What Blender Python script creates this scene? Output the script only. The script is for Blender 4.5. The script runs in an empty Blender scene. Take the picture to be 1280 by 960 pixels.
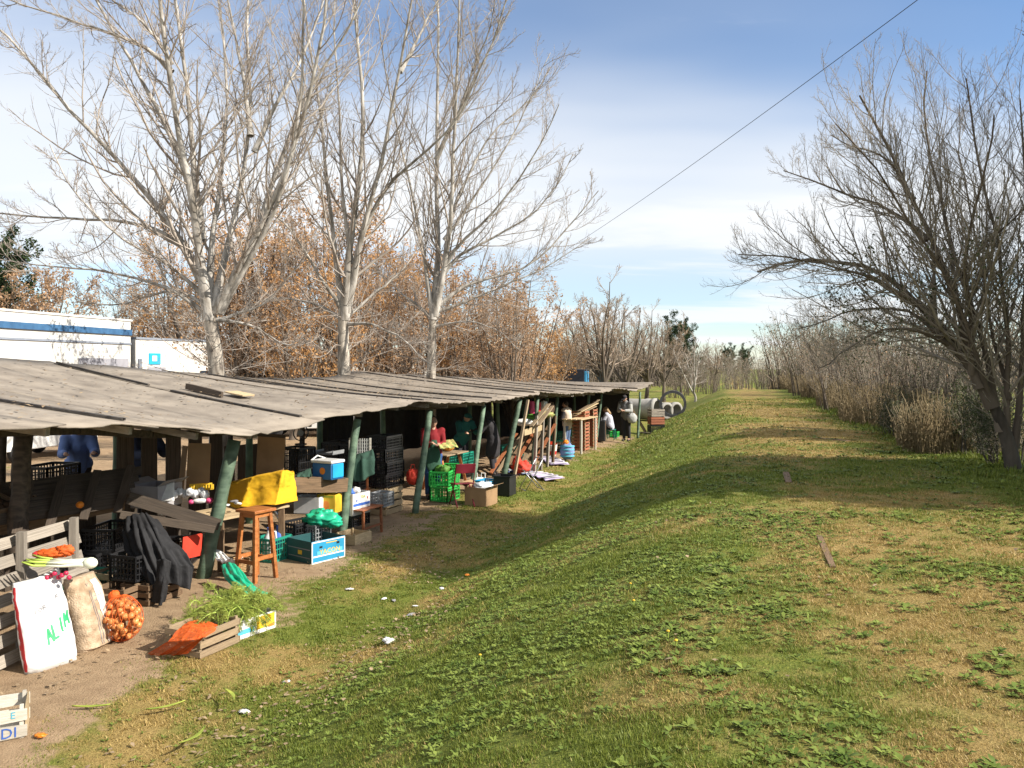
import bpy, math, random
import numpy as np
from mathutils import Vector, Matrix, Euler
R = math.radians
rnd = random.Random(11)
rng = np.random.default_rng(11)
sc = bpy.context.scene
col = sc.collection

# ------------------------------------------------------------------ camera
FPX, CZ, HY = 1000.0, 2.8, 460.0      # focal length in photo pixels, eye height above the market yard, horizon row
cam = bpy.data.objects.new('camera', bpy.data.cameras.new('camera'))
col.objects.link(cam)
cam.location = (0, 0, CZ)
cam.rotation_euler = (R(90), 0, 0)
cam.data.sensor_width = 36
cam.data.lens = 36 * FPX / 1280
cam.data.shift_y = -(480 - HY) / 1280
cam.data.clip_end = 3000
sc.camera = cam

# ------------------------------------------------------------------ sky, sun, exposure
SUN_EL = 35.0
TO_SUN = Vector((0.95, -0.31, 0)).normalized() * math.cos(R(SUN_EL)) + Vector((0, 0, math.sin(R(SUN_EL))))
world = bpy.data.worlds.new('World')
sc.world = world
world.use_nodes = True
wt = world.node_tree
wt.nodes.clear()
def wn(t, **k):
    n = wt.nodes.new(t)
    for a, b in k.items(): setattr(n, a, b)
    return n
wout = wn('ShaderNodeOutputWorld'); wbg = wn('ShaderNodeBackground')
sky = wn('ShaderNodeTexSky', sky_type='NISHITA', sun_disc=False, sun_elevation=R(SUN_EL),
         sun_rotation=math.atan2(TO_SUN.x, TO_SUN.y), air_density=1.0, dust_density=0.1, ozone_density=2.2, altitude=0)
wbg.inputs['Strength'].default_value = 0.086
# clouds: noise laid on a plane overhead (direction / height), so streaks flatten towards the horizon
tc = wn('ShaderNodeTexCoord'); sep = wn('ShaderNodeSeparateXYZ')
wt.links.new(tc.outputs['Generated'], sep.inputs[0])
def wm(op, a, b=None, clamp=False):
    n = wn('ShaderNodeMath', operation=op, use_clamp=clamp)
    for i, v in enumerate((a, b)):
        if v is None: continue
        if isinstance(v, (int, float)): n.inputs[i].default_value = v
        else: wt.links.new(v, n.inputs[i])
    return n.outputs[0]
zc = wm('ADD', wm('MAXIMUM', sep.outputs[2], 0.0), 0.10)
cx = wm('DIVIDE', sep.outputs[0], zc); cy = wm('DIVIDE', sep.outputs[1], zc)
def cloud(scale, detail, off, sx, sy, lo, hi, rough=0.55, dist=0.0):
    cmb = wn('ShaderNodeCombineXYZ')
    wt.links.new(wm('MULTIPLY', cx, sx), cmb.inputs[0]); wt.links.new(wm('MULTIPLY', cy, sy), cmb.inputs[1])
    cmb.inputs[2].default_value = off
    n = wn('ShaderNodeTexNoise'); n.inputs['Scale'].default_value = scale; n.inputs['Detail'].default_value = detail
    n.inputs['Roughness'].default_value = rough; n.inputs['Distortion'].default_value = dist
    wt.links.new(cmb.outputs[0], n.inputs['Vector'])
    r = wn('ShaderNodeMapRange', interpolation_type='SMOOTHSTEP')
    r.inputs['From Min'].default_value = lo; r.inputs['From Max'].default_value = hi
    wt.links.new(n.outputs['Fac'], r.inputs['Value'])
    return r.outputs['Result']
CLOUD_A = (0.30, 5, 52.9, 0.5, 1.0, 0.31, 0.54, 0.45)
CLOUD_B = (1.0, 9, 97.3, 0.4, 1.0, 0.50, 0.64, 0.55, 0.3)
veil = wn('ShaderNodeMapRange', interpolation_type='SMOOTHSTEP'); veil.inputs['From Min'].default_value = 0.07; veil.inputs['From Max'].default_value = 0.20
veil.inputs['To Min'].default_value = 0.25; wt.links.new(sep.outputs[2], veil.inputs['Value'])
ca = wm('MULTIPLY', wm('MULTIPLY', cloud(*CLOUD_A), veil.outputs[0]), 0.85)
cb = wm('MULTIPLY', cloud(*CLOUD_B), 0.85)
cm = wm('SUBTRACT', 1.0, wm('MULTIPLY', wm('SUBTRACT', 1.0, ca), wm('SUBTRACT', 1.0, cb)))
mixc = wn('ShaderNodeMix', data_type='RGBA')
wt.links.new(cm, mixc.inputs['Factor'])
tint = wn('ShaderNodeMix', data_type='RGBA', blend_type='MULTIPLY'); tint.inputs['Factor'].default_value = 1.0
tint.inputs[7].default_value = (0.98, 1.06, 1.15, 1)
wt.links.new(sky.outputs[0], tint.inputs[6])
wt.links.new(tint.outputs[2], mixc.inputs[6])
mixc.inputs[7].default_value = (6.7, 6.85, 7.0, 1)
wt.links.new(mixc.outputs[2], wbg.inputs['Color'])
wt.links.new(wbg.outputs[0], wout.inputs['Surface'])

sun = bpy.data.objects.new('sun', bpy.data.lights.new('sun', 'SUN'))
col.objects.link(sun)
sun.data.energy = 5.0
sun.data.angle = R(0.53)
sun.data.color = (1.0, 0.93, 0.82)
sun.rotation_euler = (-TO_SUN).to_track_quat('-Z', 'Y').to_euler()
sun.location = (30, -10, 30)
sc.view_settings.view_transform = 'Standard'
sc.view_settings.look = 'None'
sc.view_settings.exposure = 0.82
sc.view_settings.gamma = 1
sc.view_settings.use_curve_mapping = False
sc.cycles.max_bounces = 6
sc.cycles.transparent_max_bounces = 8
sc.cycles.use_denoising = True

# ------------------------------------------------------------------ helpers
def W(px, py, D):
    return Vector(((px - 640) / FPX * D, D, CZ - (py - HY) / FPX * D))
def G(px, py, z=0.0):
    return W(px, py, (CZ - z) * FPX / (py - HY))
def sstep(a, b, x):
    t = np.clip((x - a) / (b - a), 0, 1); return t * t * (3 - 2 * t)
def vnoise(x, y, s, seed=0):
    x = np.asarray(x, float) * s + seed * 17.31; y = np.asarray(y, float) * s + seed * 9.77
    xi = np.floor(x); yi = np.floor(y); fx = x - xi; fy = y - yi
    fx = fx * fx * (3 - 2 * fx); fy = fy * fy * (3 - 2 * fy)
    def h(a, b):
        v = np.sin(a * 127.1 + b * 311.7 + seed * 74.7) * 43758.5453
        return v - np.floor(v)
    return (h(xi, yi) * (1 - fx) + h(xi + 1, yi) * fx) * (1 - fy) + (h(xi, yi + 1) * (1 - fx) + h(xi + 1, yi + 1) * fx) * fy
def fnoise(x, y, s, seed=0, o=3):
    t = 0; a = 0.5; n = 0
    for i in range(o):
        t = t + a * vnoise(x, y, s * 2 ** i, seed + i * 3); n += a; a *= 0.55
    return t / n

MATS = {}
def M(name, c1=None, c2=None, rough=0.8, scale=6.0, bump=0.0, stretch=(1, 1, 1), metal=0.0, spec=0.4, vary=0.12,
      detail=4, contrast=(0.35, 0.65), trans=0.0, alpha=1.0, sub=0.0, bscale=None):
    """procedural principled material: two tones mixed by noise in the object's own space, a little per-object variation, fine bump"""
    if name in MATS: return MATS[name]
    m = bpy.data.materials.new(name); m.use_nodes = True
    nt = m.node_tree; b = nt.nodes['Principled BSDF']
    c2 = c2 or tuple(v * 0.7 for v in c1)
    tcn = nt.nodes.new('ShaderNodeTexCoord'); mp = nt.nodes.new('ShaderNodeMapping'); mp.inputs['Scale'].default_value = stretch
    nt.links.new(tcn.outputs['Object'], mp.inputs[0])
    oi = nt.nodes.new('ShaderNodeObjectInfo')
    nz = nt.nodes.new('ShaderNodeTexNoise'); nz.noise_dimensions = '4D'
    nz.inputs['Scale'].default_value = scale; nz.inputs['Detail'].default_value = detail
    nt.links.new(mp.outputs[0], nz.inputs['Vector'])
    mw = nt.nodes.new('ShaderNodeMath'); mw.operation = 'MULTIPLY'; mw.inputs[1].default_value = 37.0
    nt.links.new(oi.outputs['Random'], mw.inputs[0]); nt.links.new(mw.outputs[0], nz.inputs['W'])
    mr = nt.nodes.new('ShaderNodeMapRange'); mr.inputs['From Min'].default_value = contrast[0]; mr.inputs['From Max'].default_value = contrast[1]
    nt.links.new(nz.outputs['Fac'], mr.inputs['Value'])
    mx = nt.nodes.new('ShaderNodeMix'); mx.data_type = 'RGBA'
    mx.inputs[6].default_value = (*c1, 1); mx.inputs[7].default_value = (*c2, 1)
    nt.links.new(mr.outputs[0], mx.inputs['Factor'])
    hs = nt.nodes.new('ShaderNodeHueSaturation')
    vr = nt.nodes.new('ShaderNodeMapRange'); vr.inputs['To Min'].default_value = 1 - vary; vr.inputs['To Max'].default_value = 1 + vary
    nt.links.new(oi.outputs['Random'], vr.inputs['Value']); nt.links.new(vr.outputs[0], hs.inputs['Value'])
    nt.links.new(mx.outputs[2], hs.inputs['Color']); nt.links.new(hs.outputs[0], b.inputs['Base Color'])
    b.inputs['Roughness'].default_value = rough; b.inputs['Metallic'].default_value = metal
    b.inputs['Specular IOR Level'].default_value = spec
    if trans: b.inputs['Transmission Weight'].default_value = trans
    if alpha < 1: b.inputs['Alpha'].default_value = alpha
    if bump:
        nb = nt.nodes.new('ShaderNodeTexNoise'); nb.inputs['Scale'].default_value = bscale or scale * 4; nb.inputs['Detail'].default_value = 3
        nt.links.new(mp.outputs[0], nb.inputs['Vector'])
        bp = nt.nodes.new('ShaderNodeBump'); bp.inputs['Strength'].default_value = bump; bp.inputs['Distance'].default_value = 0.02
        nt.links.new(nb.outputs['Fac'], bp.inputs['Height']); nt.links.new(bp.outputs[0], b.inputs['Normal'])
    MATS[name] = m
    return m

def link(o, parent=None):
    col.objects.link(o)
    if parent is not None: o.parent = parent
    return o
def tag(o, label=None, cat=None, group=None, kind=None):
    if label: o['label'] = label
    if cat: o['category'] = cat
    if group: o['group'] = group
    if kind: o['kind'] = kind
    return o
def thing(name, label, cat, loc=(0, 0, 0), rz=0.0, group=None, rot=None):
    o = bpy.data.objects.new(name, None); o.empty_display_size = 0.1
    col.objects.link(o); o.location = loc
    o.rotation_euler = rot if rot else (0, 0, rz)
    return tag(o, label, cat, group)
def copy_tree(o, parent=None):
    c = o.copy(); col.objects.link(c); c.parent = parent
    for ch in list(o.children): copy_tree(ch, c)
    return c
def np_mesh(name, V, Fc, mat=None, smooth=False, attrs=None):
    """mesh from numpy arrays; Fc is (n,3) or (n,4)"""
    V = np.asarray(V, np.float32); Fc = np.asarray(Fc, np.int32)
    me = bpy.data.meshes.new(name); k = Fc.shape[1]
    me.vertices.add(len(V)); me.vertices.foreach_set('co', V.ravel())
    me.loops.add(Fc.size); me.loops.foreach_set('vertex_index', Fc.ravel())
    me.polygons.add(len(Fc)); me.polygons.foreach_set('loop_start', np.arange(0, Fc.size, k, dtype=np.int32))
    if smooth: me.polygons.foreach_set('use_smooth', np.ones(len(Fc), bool))
    me.update(calc_edges=True)
    for a, vals in (attrs or {}).items():
        at = me.attributes.new(a, 'FLOAT', 'POINT'); at.data.foreach_set('value', np.asarray(vals, np.float32))
    if mat: me.materials.append(mat)
    return me
def obj(name, me, parent=None, loc=None, rot=None, scale=None):
    o = bpy.data.objects.new(name, me); link(o, parent)
    if loc is not None: o.location = loc
    if rot is not None: o.rotation_euler = rot
    if scale is not None: o.scale = scale
    return o

class MB:
    """collects simple shapes into one mesh"""
    def __init__(s): s.v = []; s.f = []
    def add(s, vs, fs):
        b = len(s.v); s.v += [tuple(v) for v in vs]; s.f += [tuple(i + b for i in f) for f in fs]; return s
    def box(s, c, size, rot=None):
        x, y, z = (q / 2 for q in size); m = Euler(rot).to_matrix() if rot else None
        vs = [Vector((a * x, b * y, d * z)) for a in (-1, 1) for b in (-1, 1) for d in (-1, 1)]
        if m: vs = [m @ v for v in vs]
        c = Vector(c)
        return s.add([v + c for v in vs], [(0, 1, 3, 2), (4, 6, 7, 5), (0, 4, 5, 1), (2, 3, 7, 6), (0, 2, 6, 4), (1, 5, 7, 3)])
    def bar(s, a, b, w, h=None, up=(0, 0, 1)):
        a = Vector(a); b = Vector(b); d = (b - a); h = h or w
        if d.length < 1e-6: return s
        q = d.normalized(); u = Vector(up)
        if abs(q.dot(u)) > 0.98: u = Vector((1, 0, 0))
        r = q.cross(u).normalized(); u = r.cross(q)
        vs = []
        for p in (a, b):
            for i, j in ((-1, -1), (1, -1), (1, 1), (-1, 1)): vs.append(p + r * (i * w / 2) + u * (j * h / 2))
        return s.add(vs, [(0, 3, 2, 1), (4, 5, 6, 7), (0, 1, 5, 4), (1, 2, 6, 5), (2, 3, 7, 6), (3, 0, 4, 7)])
    def tube(s, pts, rad, n=8, cap=True):
        pts = [Vector(p) for p in pts]; k = len(pts)
        if not hasattr(rad, '__len__'): rad = [rad] * k
        vs = []; ref = Vector((0.13, 0.31, 0.94))
        for i, p in enumerate(pts):
            d = (pts[min(i + 1, k - 1)] - pts[max(i - 1, 0)]).normalized()
            if abs(d.dot(ref)) > 0.97: ref = Vector((1, 0.1, 0))
            a = d.cross(ref).normalized(); b = d.cross(a); 
            for j in range(n):
                t = 2 * math.pi * j / n; vs.append(p + (a * math.cos(t) + b * math.sin(t)) * rad[i])
        fs = [(i * n + j, i * n + (j + 1) % n, (i + 1) * n + (j + 1) % n, (i + 1) * n + j) for i in range(k - 1) for j in range(n)]
        if cap: fs += [tuple(range(n))[::-1], tuple(range((k - 1) * n, k * n))]
        return s.add(vs, fs)
    def lathe(s, prof, n=16, c=(0, 0, 0), sx=1, sy=1, cap=True):
        vs = [(c[0] + r * sx * math.cos(2 * math.pi * j / n), c[1] + r * sy * math.sin(2 * math.pi * j / n), c[2] + z) for r, z in prof for j in range(n)]
        k = len(prof)
        fs = [(i * n + j, i * n + (j + 1) % n, (i + 1) * n + (j + 1) % n, (i + 1) * n + j) for i in range(k - 1) for j in range(n)]
        if cap: fs += [tuple(range(n))[::-1], tuple(range((k - 1) * n, k * n))]
        return s.add(vs, fs)
    def ell(s, c, r, nu=12, nv=8, rot=None):
        m = Euler(rot).to_matrix() if rot else Matrix.Identity(3); c = Vector(c); vs = []
        for i in range(nv + 1):
            t = math.pi * i / nv
            for j in range(nu):
                p = 2 * math.pi * j / nu
                vs.append(c + m @ Vector((r[0] * math.sin(t) * math.cos(p), r[1] * math.sin(t) * math.sin(p), r[2] * math.cos(t))))
        return s.add(vs, [(i * nu + j, (i + 1) * nu + j, (i + 1) * nu + (j + 1) % nu, i * nu + (j + 1) % nu) for i in range(nv) for j in range(nu)])
    def grid(s, fn, nu, nv, cu=False):
        vs = [fn(i / (nu - (0 if cu else 1)), j / (nv - 1)) for j in range(nv) for i in range(nu)]
        mu = nu if cu else nu - 1
        return s.add(vs, [(j * nu + i, j * nu + (i + 1) % nu, (j + 1) * nu + (i + 1) % nu, (j + 1) * nu + i) for j in range(nv - 1) for i in range(mu)])
    def poly(s, pts, t, axis=(0, 0, 1)):
        n = len(pts); a = Vector(axis) * t
        return s.add([Vector(p) for p in pts] + [Vector(p) + a for p in pts],
                     [tuple(range(n))[::-1], tuple(range(n, 2 * n))] + [(i, (i + 1) % n, n + (i + 1) % n, n + i) for i in range(n)])
    def mesh(s, name, mat=None, smooth=False):
        me = bpy.data.meshes.new(name); me.from_pydata(s.v, [], s.f)
        if smooth: me.polygons.foreach_set('use_smooth', [True] * len(me.polygons))
        me.update()
        if mat: me.materials.append(mat)
        return me
    def build(s, name, mat, parent=None, smooth=False, bevel=0, solid=0, sub=0, loc=None, rot=None):
        o = obj(name, s.mesh(name, mat, smooth), parent, loc, rot)
        if solid: q = o.modifiers.new('solid', 'SOLIDIFY'); q.thickness = solid; q.offset = 0
        if sub: q = o.modifiers.new('sub', 'SUBSURF'); q.levels = q.render_levels = sub
        if bevel: q = o.modifiers.new('bevel', 'BEVEL'); q.width = bevel; q.segments = 2; q.limit_method = 'ANGLE'
        return o

_plk = {}
def plank(parent, c, size, rot=None, mat='wood', name='slat', var=None):
    """one board: shared, slightly warped and chipped unit plank scaled to size (x is its length)"""
    v = rnd.randrange(4) if var is None else var
    key = (v, mat)
    if key not in _plk:
        r = random.Random(v * 7 + 3); vs = []; fs = []; ns = 4
        wob = [(r.uniform(-.04, .04), r.uniform(-.06, .06)) for _ in range(ns + 1)]
        for i in range(ns + 1):
            x = -0.5 + i / ns + (r.uniform(-.004, .004))
            for (a, b) in ((-1, -1), (1, -1), (1, 1), (-1, 1)):
                e = 0.93 if i in (0, ns) else 1
                vs.append((x, a * 0.5 * e * (1 + wob[i][0]), b * 0.5 * e + wob[i][1] * 0.6))
        for i in range(ns):
            for j in range(4):
                fs.append((i * 4 + j, (i + 1) * 4 + j, (i + 1) * 4 + (j + 1) % 4, i * 4 + (j + 1) % 4))
        fs += [(0, 1, 2, 3), tuple(ns * 4 + j for j in (3, 2, 1, 0))]
        me = bpy.data.meshes.new('plank'); me.from_pydata(vs, [], fs); me.update(); me.materials.append(MATS[mat]); _plk[key] = me
    return obj(name, _plk[key], parent, c, rot, size)

def wood(name, c1, c2, rough=0.85, gx=1.5, gy=9):
    return M(name, c1, c2, rough, 2.2, 0.35, (gx, gy, gy), vary=0.22, detail=6, bscale=6)
wood('wood', (0.36, 0.27, 0.17), (0.20, 0.145, 0.09))
wood('wood_pale', (0.55, 0.42, 0.25), (0.38, 0.28, 0.16))
wood('wood_grey', (0.34, 0.30, 0.25), (0.17, 0.145, 0.12))
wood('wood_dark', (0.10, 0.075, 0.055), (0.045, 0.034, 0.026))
wood('wood_mid', (0.22, 0.14, 0.08), (0.11, 0.07, 0.04))
wood('wood_red', (0.36, 0.13, 0.055), (0.21, 0.07, 0.03), 0.5)
wood('wood_stool', (0.42, 0.16, 0.05), (0.27, 0.09, 0.025), 0.42)
wood('post_green', (0.15, 0.22, 0.15), (0.06, 0.10, 0.068), 0.65, 1, 4)
wood('wood_white', (0.66, 0.62, 0.54), (0.44, 0.40, 0.33))
# ------------------------------------------------------------------ terrain
EMB = 0.272                                # the embankment runs along (EMB, 1)
def stall_x(y):                            # line of the stalls' front posts
    y = np.asarray(y, float)
    return np.where(y < 10.8, -4.2 + (y - 10.8) * 0.147, -4.2 + (y - 10.8) * 0.415)
def gh(x, y):
    x = np.asarray(x, float); y = np.asarray(y, float)
    u = x - EMB * y
    w = 0.35 * (fnoise(x * 0 + 3, y, 0.12, 5, 2) - 0.5)
    left = sstep(-4.0 + w, 0.0 + w, u)
    left = 0.7 * left + 0.3 * np.clip((u + 3.6) / 3.3, 0, 1)
    right = 1 - 0.75 * sstep(6.5, 11.0, u)
    top = 1.2 + 0.06 * (fnoise(u, y, 0.25, 2, 2) - 0.5) * 2 * sstep(2, 8, y)
    z = top * left * right * (1 - 0.85 * sstep(58, 78, y)) * (1 - 0.22 * np.exp(-((y - 19.0) / 4.5) ** 2) * sstep(1.2, -1.2, u))
    z = z + (fnoise(x, y, 0.5, 8, 3) - 0.5) * 0.10 * sstep(0.9, 2.0, np.abs(x - stall_x(y)) + 0.3) * (y > 2)
    z = z - 0.10 * np.exp(-((u + 3.9) / 0.8) ** 2)
    far = sstep(60, 140, np.hypot(x, y))
    z = z * (1 - far * (np.abs(u) > 10)) 
    return z
def gz(x, y): return float(gh(np.array([x]), np.array([y]))[0])
def masks(x, y):
    """how bare (dirt) and how dry (straw-coloured) the turf is at a place"""
    u = x - EMB * y; s = x - stall_x(y)
    n = fnoise(x, y, 0.9, 21, 4); n2 = fnoise(x, y, 0.33, 31, 3); n3 = fnoise(x, y, 2.6, 41, 3)
    wd = 1.25 - 1.15 * sstep(13, 19, y) + 0.35 * sstep(9, 6, y)
    dirt = sstep(wd + 0.95, wd - 0.85, s + (n - 0.5) * 2.2 + (n3 - 0.5) * 1.0) * (s > -7 - 0 * y) * sstep(36, 32, y)
    yard = sstep(-3.2, -5.0, s + (n2 - 0.5) * 2.5) * sstep(75, 55, y) * sstep(-60, -45, x) * (1 - 0.8 * sstep(36, 46, y + (n2 - .5) * 12) * sstep(-12, -6, x))
    dirt = np.maximum(dirt, yard * (0.55 + 0.45 * sstep(0.3, 0.5, n)))
    top = sstep(-0.9, 0.6, u)
    dry = 0.24 + 0.34 * top * sstep(0.34, 0.60, 0.5 * n2 + 0.5 * n)
    dry = dry + (n3 - 0.5) * 0.9 + (n - 0.5) * 0.6
    dry = dry - 0.55 * sstep(3.1, 3.9, u + (n - 0.5) * 1.2) * sstep(5, 8, y) - 0.45 * sstep(9.8, 12.0, y) * sstep(14.5, 13, y) * sstep(0.0, 2.0, u)
    dry = dry + 0.50 * np.exp(-((y - 20.5) / 3.4) ** 2) * np.exp(-((u - 2.0) / 1.2) ** 2)
    dry = dry + 0.22 * np.exp(-((u - 1.2) / 1.0) ** 2) * sstep(22, 30, y)
    slope = sstep(-3.6, -2.6, u) * sstep(0.4, -0.7, u)
    dry = dry - 0.08 * slope
    gully = sstep(-2.6, -3.6, u) * sstep(0.2, 1.2, s)
    dry = dry + gully * (0.10 + (n - 0.5) * 0.9)
    return np.clip(dirt, 0, 1), np.clip(dry, 0, 1)

def turf_material(name, blade):
    m = bpy.data.materials.new(name); m.use_nodes = True; nt = m.node_tree; b = nt.nodes['Principled BSDF']
    def at(n):
        a = nt.nodes.new('ShaderNodeAttribute'); a.attribute_name = n; return a.outputs['Fac']
    geo = nt.nodes.new('ShaderNodeNewGeometry')
    def noise(s, d=5):
        n = nt.nodes.new('ShaderNodeTexNoise'); n.inputs['Scale'].default_value = s; n.inputs['Detail'].default_value = d
        n.inputs['Roughness'].default_value = 0.62
        nt.links.new(geo.outputs['Position'], n.inputs['Vector']); return n.outputs['Fac']
    def mix(f, a, c, blend='MIX'):
        x = nt.nodes.new('ShaderNodeMix'); x.data_type = 'RGBA'; x.blend_type = blend
        for i, v in ((0, f), (6, a), (7, c)):
            if isinstance(v, (tuple, float, int)): x.inputs[i].default_value = v if not isinstance(v, tuple) else (*v, 1)
            else: nt.links.new(v, x.inputs[i])
        return x.outputs[2]
    def mr(v, a, c, lo=0.0, hi=1.0):
        x = nt.nodes.new('ShaderNodeMapRange'); nt.links.new(v, x.inputs[0])
        for i, q in enumerate((a, c, lo, hi)): x.inputs[i + 1].default_value = q
        return x.outputs[0]
    if blade:
        rv = at('rv')
        green = mix(rv, (0.10, 0.145, 0.020), (0.215, 0.245, 0.040))
        straw = mix(rv, (0.31, 0.215, 0.068), (0.48, 0.35, 0.13))
        c = mix(at('dry'), green, straw)
        nt.links.new(c, b.inputs['Base Color'])
        b.inputs['Roughness'].default_value = 0.55; b.inputs['Specular IOR Level'].default_value = 0.3
        tr = nt.nodes.new('ShaderNodeBsdfTranslucent'); nt.links.new(c, tr.inputs['Color'])
        ms = nt.nodes.new('ShaderNodeMixShader'); ms.inputs[0].default_value = 0.28
        nt.links.new(b.outputs[0], ms.inputs[1]); nt.links.new(tr.outputs[0], ms.inputs[2])
        nt.links.new(ms.outputs[0], nt.nodes['Material Output'].inputs['Surface'])
    else:
        fine = noise(55.0, 8); mid = noise(6.0, 6); big = noise(0.9, 4)
        green = mix(mr(fine, .35, .65), (0.08, 0.11, 0.018), (0.19, 0.205, 0.040))
        straw = mix(mr(fine, .32, .68), (0.19, 0.13, 0.045), (0.37, 0.265, 0.10))
        soil = mix(mr(mid, .3, .7), (0.27, 0.185, 0.110), (0.40, 0.285, 0.175))
        soil = mix(mr(fine, .55, .75), soil, (0.20, 0.135, 0.08))
        soil = mix(mr(big, .55, .75, 0, .5), soil, (0.25, 0.165, 0.10))
        dm = nt.nodes.new('ShaderNodeMath'); dm.operation = 'ADD'
        nt.links.new(at('dry'), dm.inputs[0]); nt.links.new(mr(mid, .3, .7, -.22, .22), dm.inputs[1])
        g = mix(mr(dm.outputs[0], .15, .75), green, straw)
        da = nt.nodes.new('ShaderNodeMath'); da.operation = 'ADD'
        nt.links.new(at('dirt'), da.inputs[0]); nt.links.new(mr(mid, .3, .7, -.25, .25), da.inputs[1])
        c = mix(mr(da.outputs[0], .35, .65), g, soil)
        nt.links.new(c, b.inputs['Base Color'])
        b.inputs['Roughness'].default_value = 0.95; b.inputs['Specular IOR Level'].default_value = 0.15
        bp = nt.nodes.new('ShaderNodeBump'); bp.inputs['Strength'].default_value = 0.9; bp.inputs['Distance'].default_value = 0.03
        nt.links.new(fine, bp.inputs['Height']); nt.links.new(bp.outputs[0], b.inputs['Normal'])
    return m
TURF = turf_material('turf_ground', False); BLADE = turf_material('grass_blades', True)

def axis_lines(fine, lo, hi):
    a = list(fine)
    s = a[1] - a[0]; v = a[0]; left = []
    while v > lo: s *= 1.28; v -= s; left.append(v)
    s = a[-1] - a[-2]; v = a[-1]; right = []
    while v < hi: s *= 1.28; v += s; right.append(v)
    return np.array(left[::-1] + a + right)
yy = np.concatenate([np.arange(-6, 2, 0.5), np.arange(2, 16, 0.12), np.arange(16, 34, 0.25), np.arange(34, 80, 0.8)])
yy = axis_lines(list(yy), -120, 1500)
uu = axis_lines(list(np.arange(-14, -6, 0.3)) + list(np.arange(-6, 6.5, 0.125)) + list(np.arange(6.5, 12, 0.4)), -1500, 1500)
UU, YY = np.meshgrid(uu, yy); XX = UU + EMB * YY
ZZ = gh(XX, YY); nu, ny = len(uu), len(yy)
idx = np.arange(nu * ny).reshape(ny, nu)
FF = np.stack([idx[:-1, :-1], idx[:-1, 1:], idx[1:, 1:], idx[1:, :-1]], -1).reshape(-1, 4)
d_, w_ = masks(XX.ravel(), YY.ravel())
ground = obj('ground', np_mesh('ground', np.stack([XX, YY, ZZ], -1).reshape(-1, 3), FF, TURF, True, {'dirt': d_, 'dry': w_}))
tag(ground, kind='structure')

# ------------------------------------------------------------------ short turf: blades
def scatter(n, y0, y1, mx=0.70, pad=0.8):
    y = rng.uniform(y0, y1, n * 2); x = rng.uniform(-1, 1, n * 2) * (mx * y1 + pad)
    k = np.abs(x) < mx * y + pad
    return x[k], y[k]
gv, gf, gd, gr = [], [], [], []
base = 0
for (n, y0, y1, hgt, wid) in ((330000, 2.3, 6, 0.019, 0.0032), (330000, 6, 11, 0.024, 0.0050), (230000, 11, 20, 0.032, 0.010), (130000, 20, 42, 0.05, 0.022)):
    x, y = scatter(n, y0, y1)
    d, w = masks(x, y); u = x - EMB * y
    clump = fnoise(x, y, 5.5, 55, 3); tall = sstep(3.0, 4.2, u) * sstep(5, 8, y)
    keep = (rng.random(len(x)) > d * 1.05 + 0.0) & (u < 7) & (x - stall_x(y) > -0.4)
    keep &= rng.random(len(x)) < 0.22 + 1.3 * sstep(0.36, 0.62, clump)
    x, y, d, w, clump, tall = (a[keep] for a in (x, y, d, w, clump, tall)); n = len(x)
    z = gh(x, y)
    h = hgt * rng.uniform(0.5, 1.5, n) * (0.35 + 1.5 * clump ** 1.5) * (1 + 1.6 * tall) * (1 - 0.45 * d)
    isdry = np.clip(w * 1.15 + rng.normal(0, 0.22, n), 0, 1)
    isdry = sstep(0.28, 0.72, isdry)
    a = rng.uniform(0, 2 * np.pi, n); lean = rng.uniform(0.1, 1.5, n) + 0.5 * isdry
    wv = wid * rng.uniform(0.6, 1.3, n)
    bx, by = np.cos(a), np.sin(a)
    lx, ly = np.cos(a + np.pi / 2 + rng.normal(0, .5, n)), np.sin(a + np.pi / 2 + rng.normal(0, .5, n))
    p0 = np.stack([x - bx * wv, y - by * wv, z - 0.004], -1); p1 = np.stack([x + bx * wv, y + by * wv, z - 0.004], -1)
    p2 = np.stack([x + lx * h * np.sin(lean), y + ly * h * np.sin(lean), z + h * np.cos(np.minimum(lean, 1.45)) + 0.004], -1)
    gv.append(np.stack([p0, p1, p2], 1).reshape(-1, 3)); gf.append(np.arange(3 * n).reshape(-1, 3) + base); base += 3 * n
    gd.append(np.repeat(isdry, 3)); gr.append(np.repeat(rng.random(n), 3))
grass = obj('grass', np_mesh('grass', np.concatenate(gv), np.concatenate(gf), BLADE, False, {'dry': np.concatenate(gd), 'rv': np.concatenate(gr)}))
tag(grass, 'short mixed green and straw-coloured turf over the embankment and the gully', 'grass', kind='stuff')

# ------------------------------------------------------------------ broad-leaved weeds
LEAF_G = M('weed_leaf', (0.175, 0.215, 0.045), (0.07, 0.11, 0.017), 0.55, 9, spec=0.15, vary=0.0)
def leaves_mesh(name, x, y, z, ang, tilt, ln, wd, mat):
    """pointed leaves of two bent quads each"""
    n = len(x); ca, sa = np.cos(ang), np.sin(ang)
    prof = ((0, 0.18, 0.0), (0.55, 1.0, 0.28), (1.0, 0.12, 0.18))
    V = []
    for (t, wq, lift) in prof:
        fx = x + ca * ln * t * np.cos(tilt); fy = y + sa * ln * t * np.cos(tilt)
        fz = z + ln * (t * np.sin(tilt) * (1 - 0.35 * t) + lift * 0.25)
        for s in (-1, 1):
            V.append(np.stack([fx - sa * s * wd * wq, fy + ca * s * wd * wq, fz + wd * 0.25 * abs(s)], -1))
    V = np.stack(V, 1).reshape(-1, 3)
    b = np.arange(n)[:, None] * 6
    Fq = np.concatenate([b + np.array([[0, 1, 3, 2]]), b + np.array([[2, 3, 5, 4]])], 0)
    return np_mesh(name, V, Fq, mat, True)
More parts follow.
